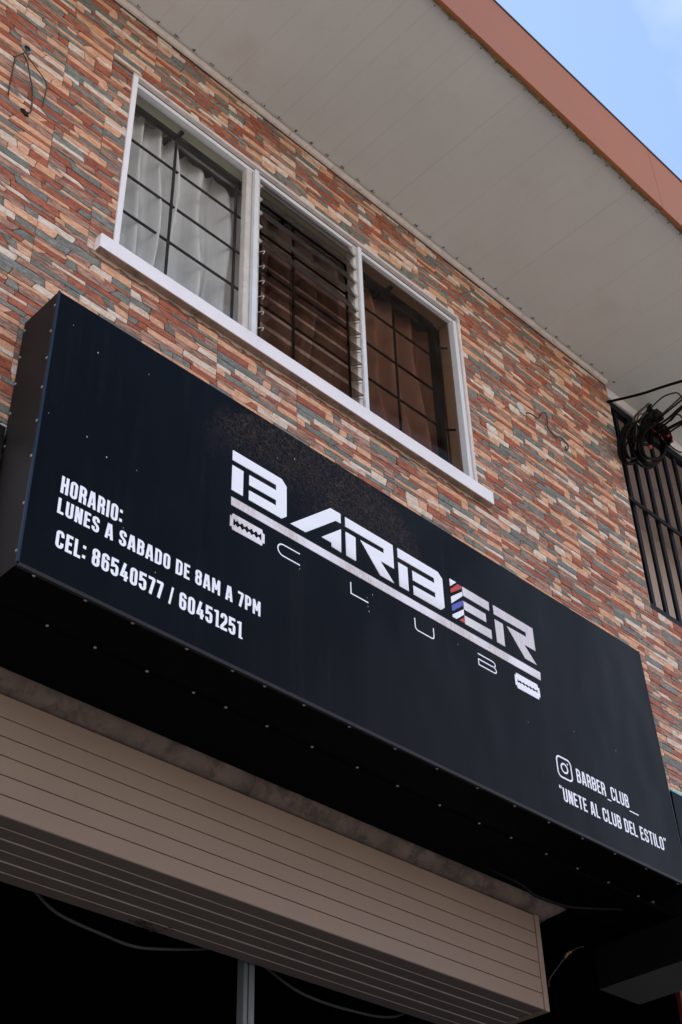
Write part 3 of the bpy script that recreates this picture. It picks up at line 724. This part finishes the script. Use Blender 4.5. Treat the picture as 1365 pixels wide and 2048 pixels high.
# --- logo
YL = SD - .0030
def letter(polys, mat, name, label=None):
    mb = MB()
    for P in polys: mb.prism_xz(P, YL, SD - .0008)
    o = mb.build(name, mat, sign)
    if label: o['label'] = label
    return o
T0, T1, T2, T3, T4, T5, T6, T7 = .940, .893, .866, .820, .795, .768, .747, .748
def glyphB(x, w=.27): 
    a = x; k = w / .27
    return [[(a, .940), (a + .245 * k, .940), (a + .27 * k, .915), (a + .27 * k, .770), (a + .245 * k, .747), (a + .083 * k, .747), (a + .083 * k, .792), (a + .217 * k, .794), (a + .217 * k, .820), (a + .083 * k, .818), (a + .083 * k, .866), (a + .217 * k, .868), (a + .217 * k, .894), (a, .892)],
            [(a, .867), (a + .054 * k, .867), (a + .054 * k, .748), (a, .748)]]
def glyphR(x, w=.27):
    k = w / .27
    return [[(x, .939), (x + .27 * k, .939), (x + .27 * k, .820), (x + .192 * k, .820), (x + .266 * k, .746), (x + .188 * k, .746), (x + .082 * k, .867), (x + .215 * k, .869), (x + .215 * k, .893), (x, .891)],
            [(x, .865), (x + .055 * k, .865), (x + .053 * k, .748), (x + .001, .748)]]
letter(glyphB(.808), M_['logo'], 'logo_letter')
letter([[(1.097, .747), (1.31, .940), (1.365, .940), (1.365, .893), (1.337, .891), (1.175, .747)], [(1.258, .769), (1.365, .864), (1.363, .748), (1.312, .751), (1.311, .769)]], M_['logo'], 'logo_letter')
letter(glyphR(1.39), M_['logo'], 'logo_letter')
letter(glyphB(1.687, .268), M_['logo'], 'logo_letter')
letter([[(2.081, .939), (2.252, .939), (2.250, .893), (2.081, .893)], [(2.081, .864), (2.222, .864), (2.221, .821), (2.081, .821)], [(2.079, .790), (2.249, .793), (2.248, .747), (2.079, .747)]], M_['logo'], 'logo_letter')
letter(glyphR(2.28, .266), M_['logo'], 'logo_letter')
letter([[(2.002, .943), (2.045, .943), (2.003, .903)], [(2.002, .849), (2.077, .910), (2.077, .887), (2.002, .815)], [(2.002, .759), (2.077, .820), (2.077, .793), (2.026, .747), (2.002, .747)]], M_['print'], 'pole_stripe')
letter([[(2.002, .887), (2.052, .938), (2.077, .938), (2.077, .926), (2.003, .869)], [(2.042, .749), (2.077, .779), (2.077, .749)]], M_['redv'], 'pole_stripe')
letter([[(2.002, .806), (2.077, .866), (2.077, .840), (2.002, .775)]], M_['bluev'], 'pole_stripe')
letter([[(.808, .716), (2.56, .716), (2.556, .674), (.809, .678)]], M_['bar'], 'underline_bar')
def razor(x0, x1, zt_, zb_, mat, fat):
    L = x1 - x0; h = zt_ - zb_; zc = (zt_ + zb_) / 2; top = [(x0, zc + h * .33), (x0 + L * .02, zc + h * .36), (x0 + L * .045, zc + h * .28), (x0 + L * .07, zc + h * .5), (x1 - L * .07, zc + h * .5), (x1 - L * .055, zc + h * .3), (x1, zc + h * .3)]
    out_top = [(x0, zc)] + top + [(x1, zc)]
    # slot with its toothed outline, the blade is made of an upper and a lower half
    sx0, sx1 = x0 + L * .09, x1 - L * .09; n = 12; sl = []
    for k in range(n * 2 + 1):
        t = k / (n * 2); x = sx0 + (sx1 - sx0) * t; a = fat * (1.0 if k in (0, 1, n * 2 - 1, n * 2) else (.95 if k % 4 in (0, 3) else .38)); sl.append((x, a))
    up = out_top + [(sx1, zc)] + [(x, zc + h * a) for x, a in reversed(sl)] + [(sx0, zc)]
    return [up, [(x, 2 * zc - z) for x, z in up][::-1]]
letter(razor(.806, .970, .642, .569, M_['bar'], .20), M_['bar'], 'razor_blade')
letter(razor(2.375, 2.537, .641, .566, M_['bar'], .10), M_['print'], 'razor_blade')

# --- stroke lettering
def ribbon(pts, wd, closed=False, shear=0.0):
    P = []
    for p in pts:
        if not P or (Vector(p) - P[-1]).length > 1e-4: P.append(Vector(p))
    if closed and (P[0] - P[-1]).length < 1e-4: P.pop()
    n = len(P); Lf = []; Rt = []
    for i in range(n):
        a = P[i - 1] if (i > 0 or closed) else None; c = P[(i + 1) % n] if (i < n - 1 or closed) else None
        u = (P[i] - a).normalized() if a is not None else (c - P[i]).normalized(); v = (c - P[i]).normalized() if c is not None else u
        nu, nv = Vector((-u.y, u.x)), Vector((-v.y, v.x)); m = nu + nv
        m = m.normalized() if m.length > 1e-6 else nu; k = wd / 2 / max(.35, m.dot(nu)); Lf.append(P[i] + m * k); Rt.append(P[i] - m * k)
    quads = []
    for i in range(n if closed else n - 1): j = (i + 1) % n; quads.append([tuple(Rt[i]), tuple(Rt[j]), tuple(Lf[j]), tuple(Lf[i])])
    return quads
def arc(cx, cy, r, a0, a1, n=4): return [(cx + r * math.cos(R(a0 + (a1 - a0) * k / n)), cy + r * math.sin(R(a0 + (a1 - a0) * k / n))) for k in range(n + 1)]
S_ = .165
def glyph(c, s=S_):
    m = s / 2; w = .42; T = 1 - m; B = m; r = .125; L = m
    Rr = w - m
    def loop(x0, x1, y0, y1, tl=1, tr=1, br=1, bl=1):
        P = []
        P += arc(x1 - r, y1 - r, r, 0, 90) if tr else [(x1, y1)]
        P += arc(x0 + r, y1 - r, r, 90, 180) if tl else [(x0, y1)]
        P += arc(x0 + r, y0 + r, r, 180, 270) if bl else [(x0, y0)]
        P += arc(x1 - r, y0 + r, r, 270, 360) if br else [(x1, y0)]
        return P
    o = []
    if c in 'O0': o = [(loop(L, Rr, B, T), 1)]
    elif c == 'D': o = [(loop(L, Rr, B, T, 0, 1, 1, 0), 1)]
    elif c == 'A': w = .46; o = [([(.07, 0), (.185, 1)], 0), ([(w - .07, 0), (w - .185, 1)], 0), ([(.12, .26), (w - .12, .26)], 0, .13), ([(.15, .94), (w - .15, .94)], 0, .12)]
    elif c == 'B': o = [(loop(L, Rr, B, .535, 0, 1, 1, 0), 1), (loop(L, Rr - .005, .535, T, 0, 1, 1, 0), 1)]
    elif c == 'C': o = [([(Rr, .66)] + arc(Rr - r, T - r, r, 0, 90) + arc(L + r, T - r, r, 90, 180) + arc(L + r, B + r, r, 180, 270) + arc(Rr - r, B + r, r, 270, 360) + [(Rr, .34)], 0)]
    elif c == 'E': w = .36; o = [([(L, 0), (L, 1)], 0), ([(L, T), (w, T)], 0), ([(L, .52), (w - .04, .52)], 0), ([(L, B), (w, B)], 0)]
    elif c == 'H': o = [([(L, 0), (L, 1)], 0), ([(Rr, 0), (Rr, 1)], 0), ([(L, .52), (Rr, .52)], 0)]
    elif c == 'I': w = s; o = [([(L, 0), (L, 1)], 0)]
    elif c == 'L': w = .35; o = [([(L, 0), (L, 1)], 0), ([(L, B), (w, B)], 0)]
    elif c == 'M': w = .54; o = [([(L, 0), (L, 1)], 0, .15), ([(w - m, 0), (w - m, 1)], 0, .15), ([(L + .02, 1), (w / 2, .28)], 0, .13), ([(w - m - .02, 1), (w / 2, .28)], 0, .13)]
    elif c == 'N': o = [([(L, 0), (L, 1)], 0), ([(Rr, 0), (Rr, 1)], 0), ([(L + .02, .98), (Rr - .02, .02)], 0, .14)]
    elif c == 'P': o = [([(L, 0), (L, 1)], 0), (loop(L, Rr, .42, T, 0, 1, 1, 0), 1)]
    elif c == 'R': o = [([(L, 0), (L, 1)], 0), (loop(L, Rr - .005, .50, T, 0, 1, 1, 0), 1), ([(.22, .50), (Rr - .07, .47), (Rr, .36), (Rr, 0)], 0)]
    elif c == 'S': o = [([(Rr, .68)] + arc(Rr - r, T - r, r, 0, 90) + arc(L + r, T - r, r, 90, 180) + [(L, .68), (L + .04, .58), (Rr - .04, .43), (Rr, .33)] + arc(Rr - r, B + r, r, 0, -90) + arc(L + r, B + r, r, 270, 180) + [(L, .32)], 0)]
    elif c == 'T': w = .38; o = [([(0, T), (w, T)], 0), ([(w / 2, 0), (w / 2, 1)], 0)]
    elif c == 'U': o = [([(L, 1)] + arc(L + r, B + r, r, 180, 270) + arc(Rr - r, B + r, r, 270, 360) + [(Rr, 1)], 0)]
    elif c == '1': w = .30; o = [([(w - m - .02, 0), (w - m - .02, 1)], 0), ([(0.0, T - .02), (w - .10, T - .02)], 0, .13), ([(w - .12, B - .02), (w + .05, B - .02)], 0, .1)]
    elif c == '2': o = [([(L, .68)] + arc(L + r, T - r, r, 180, 90) + arc(Rr - r, T - r, r, 90, 0) + [(Rr, .62), (Rr - .02, .54), (L, .18), (L, B + .01)], 0), ([(0, B), (w, B)], 0)]
    elif c == '4': w = .45; o = [([(.25, 1), (m, .26)], 0), ([(0, .25), (w, .25)], 0, .14), ([(.31, 0), (.31, .56)], 0)]
    elif c == '5': o = [([(w - .02, T), (L, T), (L, .56), (Rr - r, .60)] + arc(Rr - r, .60 - r, r, 80, 0) + arc(Rr - r, B + r, r, 0, -90) + arc(L + r, B + r, r, 270, 180) + [(L, .30)], 0)]
    elif c == '6': o = [(loop(L, Rr, B, .58), 1), ([(Rr, .72)] + arc(Rr - r, T - r, r, 0, 90) + arc(L + r, T - r, r, 90, 180) + [(L, .40)], 0)]
    elif c == '7': w = .38; o = [([(0, T), (w - .04, T)], 0), ([(w - .07, T + .04), (w - .07, .86), (.14, 0)], 0)]
    elif c == '8': o = [(loop(L, Rr, B, .53), 1), (loop(L, Rr, .53, T), 1)]
    elif c == '/': w = .26; o = [([(.05, -.03), (.21, 1.0)], 0, .12)]
    elif c == ':': w = s; o = [([(L, .12), (L, .30)], 0), ([(L, .66), (L, .84)], 0)]
    elif c == '_': w = .40; o = [([(0, -.14), (w, -.14)], 0, .09)]
    elif c == '"': w = .24; o = [([(.05, .84), (.08, 1.06)], 0, .09), ([(.18, .84), (.21, 1.06)], 0, .09)]
    elif c == ' ': w = .16
    return w, o
def text_line(txt, x0, x1, zb_, zt_, name='lettering', gap=.095, stroke=S_):
    adv = [glyph(c, stroke)[0] for c in txt]; tot = sum(adv) + gap * (len(txt) - 1); H = zt_ - zb_; kx = (x1 - x0) / tot; x = x0
    for c, a in zip(txt, adv):
        mb = MB()
        for k, st_ in enumerate(glyph(c, stroke)[1]):
            wd = st_[2] if len(st_) > 2 else stroke; yo = (k % 5) * .00012
            for q in ribbon(st_[0], wd, bool(st_[1])):
                P = [(x + px * kx, SD - .0016 - yo, zb_ + pz * H) for px, pz in q]; mb.poly(P)
        if mb.f: mb.build('letter', M_['print'], sign)
        x += (a + gap) * kx
text_line('HORARIO:', .111, .352, .3405, .4095)
text_line('LUNES A SABADO DE 8AM A 7PM', .109, .957, .2575, .319)
text_line('CEL: 86540577 / 60451251', .118, .874, .128, .196)
text_line('BARBER_CLUB', 2.720, 3.082, .2485, .3125, stroke=.135)
text_line('_', 3.078, 3.143, .2465, .3095, gap=0)
text_line('"UNETE AL CLUB DEL ESTILO"', 2.584, 3.325, .1225, .1850, stroke=.135)
def stroke_part(name, strokes, wd, mat):
    mb = MB()
    for k, (pts, cl) in enumerate(strokes):
        for q in ribbon(pts, wd, cl): mb.poly([(x, SD - .0016 - k * .00012, z) for x, z in q])
    return mb.build(name, mat, sign)
stroke_part('logo_small_letter', [([(1.146, .629)] + arc(1.062, .603, .026, 90, 270, 8) + [(1.146, .577)], 0)], .0058, M_['print'])
stroke_part('logo_small_letter', [([(1.410, .632), (1.410, .579), (1.503, .579)], 0)], .0058, M_['print'])
stroke_part('logo_small_letter', [([(1.765, .632), (1.766, .594)] + arc(1.780, .592, .014, 180, 270, 4) + arc(1.860, .592, .014, 270, 360, 4) + [(1.874, .632)], 0)], .0058, M_['print'])
stroke_part('logo_small_letter', [([(2.142, .631), (2.229, .631)] + arc(2.238, .618, .012, 70, -60, 5) + [(2.236, .6045), (2.143, .6045), (2.143, .5775), (2.24, .5775)] + arc(2.241, .590, .0125, -80, 80, 5) + [(2.236, .6045)], 0)], .0058, M_['print'])
q = [(2.640 + a, .282 + b) for a, b in arc(.025, .026, .022, 0, 90, 5) + arc(-.025, .026, .022, 90, 180, 5) + arc(-.025, -.026, .022, 180, 270, 5) + arc(.025, -.026, .022, 270, 360, 5)]
stroke_part('camera_icon', [(q, 1), ([(2.640 + a, .282 + b) for a, b in arc(0, 0, .021, 0, 345, 23)], 1), ([(2.661, .309), (2.6675, .309)], 0)], .0078, M_['print'])

# ------------------------------------------------------------------ neighbouring signs and beams
ns = thing('neighbour_sign', (4.5, -.1, 0), 'dark navy box sign with cyan top edge, right of the barber sign', 'sign')
MB().box(3.50, 6.9, -.20, -.012, .001, .488).build('sign_box', M_['navysign'], ns)
MB().box(3.499, 6.9, -.202, -.012, .489, .497).build('top_edge', M_['cyan'], ns)
ls = thing('side_sign', (-1.0, -.04, .1), 'black framed pale sign panel at the left end of the wall', 'sign')
f = MB(); f.box(-2.0, -.012, -.036, -.0115, .625, .672, .002); f.box(-.032, -.012, -.036, -.0115, .05, .624, .002); f.box(-2.0, -.033, -.036, -.0115, .05, .09, .002)
f.build('sign_frame', M_['ironb'], ls); MB().box(-2.0, -.0335, -.030, -.0118, .091, .624).build('sign_panel', M_['white'], ls)
bm = MB().box(3.427, 3.72, -1.0, .30, -.306, -.12, .0).build('concrete_beam', [M_['concretedim'], M_['flatblack']])
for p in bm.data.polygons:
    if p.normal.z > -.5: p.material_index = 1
tag(bm, 'rough grey concrete beam end in the dark at the lower right corner', 'beam')
rp_ = MB().box(4.135, 4.3, .33, .36, SZ, -.13, .004).build('red_post', M_['redpost']); tag(rp_, 'dark red post below the concrete beam at the right edge', 'post')
dp = thing('door_post', (1.75, .75, SZ), 'slim grey aluminium door post standing in the dark shop opening', 'post')
MB().box(1.742, 1.762, .735, .775, SZ + .02, -.03, .002).build('post_half', M_['postm'], dp); MB().box(1.769, 1.797, .735, .775, SZ + .02, -.03, .002).build('post_half', M_['postm'], dp)
# cables hanging below the shutter and the sign
def cable(name, pts, r_, mat, label, n=7, seg=10, **kw): o = MB().tube(bez(pts, seg), r_, n).build(name, mat, smooth=True); return tag(o, label, 'cable', **kw)
def sh_(p, y): # slide a point measured on y=.3 along its line of sight to depth y
    c = CAMP; d = Vector(p) - c; return tuple(c + d * ((y - c.y) / d.y))
M_['cabledim'] = mat_simple('grey dusty cable', (0.045, 0.045, 0.05), 0.6, spec=0.1)
cable('hanging_cable', [sh_(p, .80) for p in [(.42, .3, -.62), (.524, .3, -.695), (.615, .3, -.74), (.782, .3, -.76), (.903, .3, -.766), (1.025, .3, -.744), (1.228, .3, -.688), (1.3, .3, -.64)]], .006, M_['cabledim'], 'grey cable sagging under the left half of the shutter box')
cable('hanging_cable', [sh_(p, .80) for p in [(1.40, .3, -.66), (1.469, .3, -.696), (1.637, .3, -.745), (1.868, .3, -.75), (2.1, .3, -.72), (2.3, .3, -.6)]], .006, M_['cabledim'], 'grey cable sagging right of the aluminium door post')
cable('hanging_cable', [(2.60, .20, -.02), (2.686, .1, -.105), (2.769, .1, -.126), (2.893, .1, -.122), (3.003, .1, -.11), (3.198, .1, -.064), (3.44, .1, .0), (3.50, .1, -.0), (3.52, .12, .01)], .006, M_['cable'], 'dark cable looping under the lower right corner of the barber sign')
hw = thing('loose_wire', (3.5, .5, -.1), 'thin wire with a bare copper splice in the dark right of the shutter box', 'wire')
MB().tube(bez([(3.33, .5, -.26), (3.345, .5, -.221), (3.446, .5, -.122), (3.48, .5, -.09)], 8), .0035, 6).build('wire_length', M_['cabledim'], hw)
MB().tube(bez([(3.48, .5, -.09), (3.50, .5, -.070), (3.531, .5, -.049)], 6), .0065, 7).build('splice', M_['cablec'], hw)
MB().tube(bez([(3.531, .5, -.049), (3.6, .5, -.012), (3.64, .5, .003)], 8), .003, 6).build('wire_length', M_['cabledim'], hw)

# ------------------------------------------------------------------ window grille, curtain rod, curtains
gr = thing('window_grille', (1.4, .1, WZ0), 'black iron security grille behind the three bay window', 'grille')
mb = MB(); GX0, GX1, GZ0, GZ1 = .335, 2.455, 1.92, 3.060
for nm, b in (('grille_frame', [(GX0, GX1, .088, .112, GZ1 - .012, GZ1 + .012)]), ('grille_frame', [(GX1 - .016, GX1 + .014, .085, .125, GZ0, GZ1 - .013)]), ('grille_frame', [(GX0, GX0 + .016, .09, .11, GZ0, GZ1 - .013)])):
    m2 = MB(); [m2.box(*q, .001) for q in b]; m2.build(nm, M_['ironb'], gr)
for x in (.668, 1.043, 1.42, 1.79, 2.137): MB().tube([(x, .1, GZ0), (x, .1, GZ1 - .011)], .0072, 6).build('vertical_bar', M_['ironb'], gr)
for z in (2.83, 2.57, 2.32, 2.07): MB().tube([(GX0 + .016, .112, z), (GX1 - .016, .112, z)], .0072, 6).build('cross_bar', M_['ironb'], gr)
for x in (.668, 2.09): MB().box(x - .010, x + .010, .056, .0875, GZ1 - .004, GZ1 + .012).build('stay', M_['ironb'], gr)
for z in (2.30, 2.9): MB().tube([(GX1 + .014, .10, z), (GX1 + .07, .066, z + .012)], .006, 6).build('stay', M_['ironb'], gr)
rod = thing('curtain_rod', (1.4, .17, 3.13), 'steel curtain rod behind the top of the window grille', 'curtain rod')
MB().tube([(.40, .17, 3.128), (2.42, .17, 3.128)], .011, 10).build('rod_tube', M_['rodm'], rod, smooth=True)
for x in (.66, 1.4, 2.1): MB().box(x - .008, x + .008, .15, .20, 3.095, 3.116).build('rod_bracket', M_['ironb'], rod)
def curtain(name, x0, x1, zt_, zb_, y, folds, seed, mat, label, sag=.03, lean=0.0, edge=None, topx=None, loose=1.25):
    r = random.Random(seed); nx, nz_ = 150, 30; ph = [r.uniform(0, 6) for _ in range(6)]; v = []; fs = []
    hooks = folds
    for j in range(nz_ + 1):
        t = j / nz_
        for i in range(nx + 1):
            u = i / nx; a, b = x0, x1
            if edge: b = x1 + edge(t)
            if topx: a = x0 + topx(t)
            x = a + (b - a) * u + lean * t * (u - .5) + .012 * math.sin(u * 9 + ph[0] + 2.2 * t) * t
            k = u * hooks * math.pi; fold = .034 * math.sin(k * 2 + ph[1] + .5 * math.sin(3 * t + ph[2])) + .011 * math.sin(k * 4.3 + ph[3] + 1.4 * t)
            fold *= .45 + .75 * t ** .5
            sg = sag * abs(math.sin(k + ph[4])) * math.exp(-t * 9)
            z = zt_ + (zb_ - zt_) * t - sg * (1 - t)
            v.append((x + .02 * math.sin(u * 5 + 4 * t + ph[5]) * t, y + fold * loose + .006 * math.sin(11 * t + u * 14) + (loose - .6) * .035 * math.sin(u * 6.5 + t * 5.5 + ph[4]) * math.sin(math.pi * min(1, t * 1.4)), z))
    for j in range(nz_):
        for i in range(nx): a = j * (nx + 1) + i; fs.append((a, a + 1, a + nx + 2, a + nx + 1))
    o = MB().faces(v, fs).build(name, mat, smooth=True); return tag(o, label, 'curtain')
curtain('curtain', .30, .70, 3.175, 1.7, .17, 4, 1, M_['sheer'], 'sheer white curtain on the left side of the first window bay', .03, .05)
curtain('curtain', .74, 1.26, 3.17, 1.7, .195, 3, 2, M_['sheer'], 'sheer white curtain sagging from the rod beside the aluminium mullion', .11, .04)
curtain('curtain', 1.27, 1.92, 3.14, 1.7, .20, 4, 5, M_['tanc'], 'tan curtain behind the louvres, parting from its neighbour near the bottom', .03, 0.0, edge=lambda t: -.0 - .16 * max(0, t - .30))
curtain('curtain', 1.925, 2.75, 3.14, 1.7, .20, 5, 7, M_['tanc'], 'tan curtain hanging in the right window bay', .02, 0.0, topx=lambda t: .20 * max(0, t - .28))

# ------------------------------------------------------------------ balcony grille
bg_ = thing('balcony_grille', (5.4, .06, 1.86), 'black steel balcony grille of upright square bars at the wall corner', 'grille')
gy0, gy1 = .045, .085
MB().box(4.006, 4.045, gy0, gy1, 1.955, 3.53, .002).build('end_post', M_['navy'], bg_)
MB().box(4.006, XW - .02, gy0 - .01, gy1 + .01, 1.872, 1.953, .003).build('bottom_rail', M_['navy'], bg_)
MB().box(4.046, XW - .02, gy0, gy1, 3.475, 3.533, .002).build('top_rail', M_['navy'], bg_)
MB().box(4.046, XW - .02, gy0 - .012, gy0 - .0005, 2.702, 2.732, .0015).build('middle_rail', M_['navy'], bg_)
x = 4.135; src = None
while x < XW - .1:
    if src is None: src = MB().box(x, x + .034, .055, .073, 1.954, 3.474, .002).build('bar', M_['navy'], bg_)
    else: dup(src, (x + .017, .064, 1.954), bg_)
    x += .128

# ------------------------------------------------------------------ loose wires on the wall
wl = thing('wall_wire', (-.2, -.02, 2.6), 'old brown wires dangling from a hole at the upper left of the wall', 'wire')
def tubes(parent, name, pts, r_, mat, n=6): return MB().tube(bez(pts, 8), r_, n).build(name, mat, parent, smooth=True)
tubes(wl, 'wire_strand', [(-.208, .0, 2.735), (-.212, -.03, 2.70), (-.225, -.025, 2.665), (-.25, -.02, 2.62), (-.262, -.016, 2.612)], .0035, M_['cableb'])
tubes(wl, 'wire_strand', [(-.255, -.018, 2.612), (-.252, -.015, 2.56), (-.25, -.013, 2.46), (-.245, -.011, 2.37)], .0028, M_['cableb'])
tubes(wl, 'wire_strand', [(-.225, -.022, 2.665), (-.199, -.020, 2.635), (-.17, -.018, 2.55), (-.154, -.016, 2.508), (-.140, -.014, 2.42), (-.137, -.012, 2.35), (-.150, -.010, 2.335)], .0035, M_['cableb'])
tubes(wl, 'wire_strand', [(-.215, -.022, 2.68), (-.16, -.02, 2.64), (-.10, -.018, 2.595), (-.09, -.016, 2.52), (-.091, -.013, 2.447), (-.086, -.011, 2.44)], .0028, M_['cableb'])
mb = MB(); mb.tube([(-.206, -.010, 2.738), (-.206, .0, 2.738)], .026, 14); mb.build('hole_ring', M_['concrete'], wl)
mb = MB(); mb.tube([(-.206, -.0115, 2.738), (-.206, -.009, 2.738)], .015, 12); mb.build('hole', M_['ironb'], wl)
mb = MB(); mb.prism_xz([(-.18, 2.338), (-.165, 2.348), (-.15, 2.335), (-.14, 2.322), (-.155, 2.315), (-.172, 2.322)], -.0105, 0); mb.build('hole', M_['ironb'], wl)
wr = thing('wall_wire', (3.2, -.02, 2.7), 'short brown wire curling out of a white patch right of the window', 'wire')
tubes(wr, 'wire_strand', [(3.054, .0, 2.723), (3.088, -.022, 2.729), (3.161, -.022, 2.738), (3.20, -.02, 2.80), (3.247, -.02, 2.832), (3.256, -.018, 2.78), (3.250, -.016, 2.734), (3.299, -.016, 2.699), (3.34, -.016, 2.715), (3.374, -.016, 2.725), (3.428, -.015, 2.700), (3.409, -.013, 2.655), (3.40, -.013, 2.68)], .0042, M_['cableb'])
MB().prism_xz([(2.985, 2.745), (3.01, 2.775), (3.045, 2.765), (3.065, 2.728), (3.06, 2.70), (3.02, 2.705)], -.0112, 0).build('plaster_patch', M_['patchm'], wr)

# ------------------------------------------------------------------ telephone cable knot at the corner
kn = thing('cable_bundle', (4.15, -.06, 3.1), 'tangled bundle of black cable coils and splices in front of the balcony grille', 'cable')
rs = random.Random(17)
def coil(cx, cz, A, B, y, r_, turns, mat, jit=.012, name='cable_coil', wob=.03):
    pts = []; n = int(turns * 22)
    for k in range(n + 1):
        a = 6.2832 * k / 22; f_ = 1 + jit * 4 * math.sin(a * .37 + cx * 9)
        pts.append((cx + (A[0] * math.cos(a) + B[0] * math.sin(a)) * f_ + rs.uniform(-1, 1) * jit * .25, y + wob * math.sin(a * .8 + cz) + rs.uniform(-1, 1) * .003, cz + (A[1] * math.cos(a) + B[1] * math.sin(a)) * f_ + rs.uniform(-1, 1) * jit * .25))
    return MB().tube(pts, r_, 6).build(name, mat, kn, smooth=True)
for i in range(5): k = 1 + i * .035 - .07; coil(4.315 + rs.uniform(-.012, .012), 3.215 + rs.uniform(-.014, .014), (.205 * k, .125 * k), (.04, .165 * k), -.085 + i * .012, rs.uniform(.007, .010), 1.25, M_['cable'])
for i in range(4): k = 1 + i * .04 - .08; coil(4.075 + rs.uniform(-.012, .012), 3.09 + rs.uniform(-.014, .014), (.135 * k, .085 * k), (.03, .155 * k), -.07 + i * .012, rs.uniform(.007, .010), 1.25, M_['cable'])
for i in range(4): coil(4.20 + rs.uniform(-.06, .06), 3.24 + rs.uniform(-.06, .06), (rs.uniform(.07, .14), rs.uniform(.03, .08)), (.03, rs.uniform(.09, .16)), -.09 + i * .012, rs.uniform(.004, .008), 1.1, rs.choice([M_['cable'], M_['cable'], M_['cableb']]))
for i in range(9):          # straggling lengths through the knot
    a = (4.08 + rs.uniform(-.09, .10), -.06 + rs.uniform(-.03, .03), 3.12 + rs.uniform(-.1, .1)); b = (4.36 + rs.uniform(-.07, .08), -.07 + rs.uniform(-.03, .03), 3.50 + rs.uniform(-.08, .08))
    m = (4.2 + rs.uniform(-.10, .10), -.08 + rs.uniform(-.03, .03), 3.30 + rs.uniform(-.1, .1)); tubes(kn, 'cable_length', [a, m, b], rs.uniform(.005, .012), rs.choice([M_['cable'], M_['cable'], M_['cable'], M_['cableb']]))
for p, q, r_ in (((4.20, -.07, 3.30), (4.37, -.075, 3.52), .034), ((4.08, -.06, 3.12), (4.22, -.065, 3.33), .030), ((4.34, -.08, 3.46), (4.43, -.08, 3.54), .036), ((4.29, -.075, 3.2), (4.33, -.075, 3.45), .018), ((4.12, -.07, 3.2), (4.30, -.09, 3.36), .022)):
    MB().tube([p, tuple(Vector(p).lerp(Vector(q), .5)), q], [r_ * .9, r_, r_ * .85], 9).build('splice_sleeve', M_['cable'], kn, smooth=True)
MB().box(4.40, 4.47, -.105, -.05, 3.50, 3.56, .004).build('junction_box', M_['ironb'], kn)
MB().tube(bez([(4.50, -.085, 3.40), (4.525, -.085, 3.385), (4.535, -.085, 3.36)], 4), .013, 8).build('tape_band', M_['tapered'], kn)
MB().tube(bez([(4.18, -.115, 3.09), (4.187, -.115, 3.075)], 4), .013, 8).build('tape_band', M_['tapered'], kn)
tubes(kn, 'red_wire', [(4.27, -.09, 3.34), (4.33, -.09, 3.325), (4.38, -.09, 3.33), (4.43, -.09, 3.29)], .0035, M_['tapered'])
MB().box(4.115, 4.135, -.10, -.09, 3.24, 3.255).build('tag', M_['cream'], kn)
# cables leaving towards the street pole; each a thing of its own
def lead(p0, p1, r_, label, sagk=0.0, mat='cable'):
    a, b = Vector(p0), Vector(p1); d = b - a; pts = [a, a.lerp(b, .5) + Vector((0, 0, -sagk)), b, b + d * 1.5, b + d * 4 + Vector((0, 0, .2))]
    cable('overhead_cable', [tuple(p) for p in pts], r_, M_[mat], label, seg=6)
lead((3.995, .04, 3.44), (3.811, -.6, 3.046), .0085, 'thick black cable from the wall corner passing above the cable bundle', .012)
lead((4.40, -.08, 3.47), (3.764, -.6, 2.896), .0055, 'uppermost cable of the pair leaving the top of the bundle', 0, 'cableb')
lead((4.39, -.08, 3.45), (3.752, -.6, 2.86), .0055, 'second cable leaving the bundle, just under the uppermost one')
lead((4.38, -.08, 3.40), (3.733, -.6, 2.798), .007, 'cable leaving the middle of the bundle towards the street', .01)
lead((4.36, -.08, 3.35), (3.725, -.6, 2.775), .0065, 'cable leaving the bundle just above its red tape', .012)
lead((4.33, -.08, 3.30), (3.687, -.6, 2.651), .010, 'thickest low cable leaving the bundle almost level', .004)
lead((4.34, -.08, 3.28), (3.68, -.6, 2.625), .0055, 'thin low cable running under the thick level one', .01)
cable('cable_loop', [(4.30, -.09, 3.46), (4.27, -.15, 3.46), (4.21, -.25, 3.42), (4.13, -.35, 3.33), (4.03, -.45, 3.2), (3.93, -.52, 3.03), (3.85, -.58, 2.86), (3.77, -.62, 2.72)], .0045, M_['cable'], 'thin black cable arching high above the bundle against the soffit')
cable('cable_loop', [(4.42, -.09, 3.30), (4.36, -.2, 3.10), (4.26, -.3, 2.98), (4.16, -.36, 2.93), (4.10, -.4, 2.95), (4.07, -.42, 3.03), (4.10, -.38, 3.12), (4.2, -.28, 3.2)], .0045, M_['cable'], 'small slack cable loop right of the red taped coil')
for o in bpy.data.objects:
    if o.type == 'MESH' and o.name.startswith('balcony_back'): pass
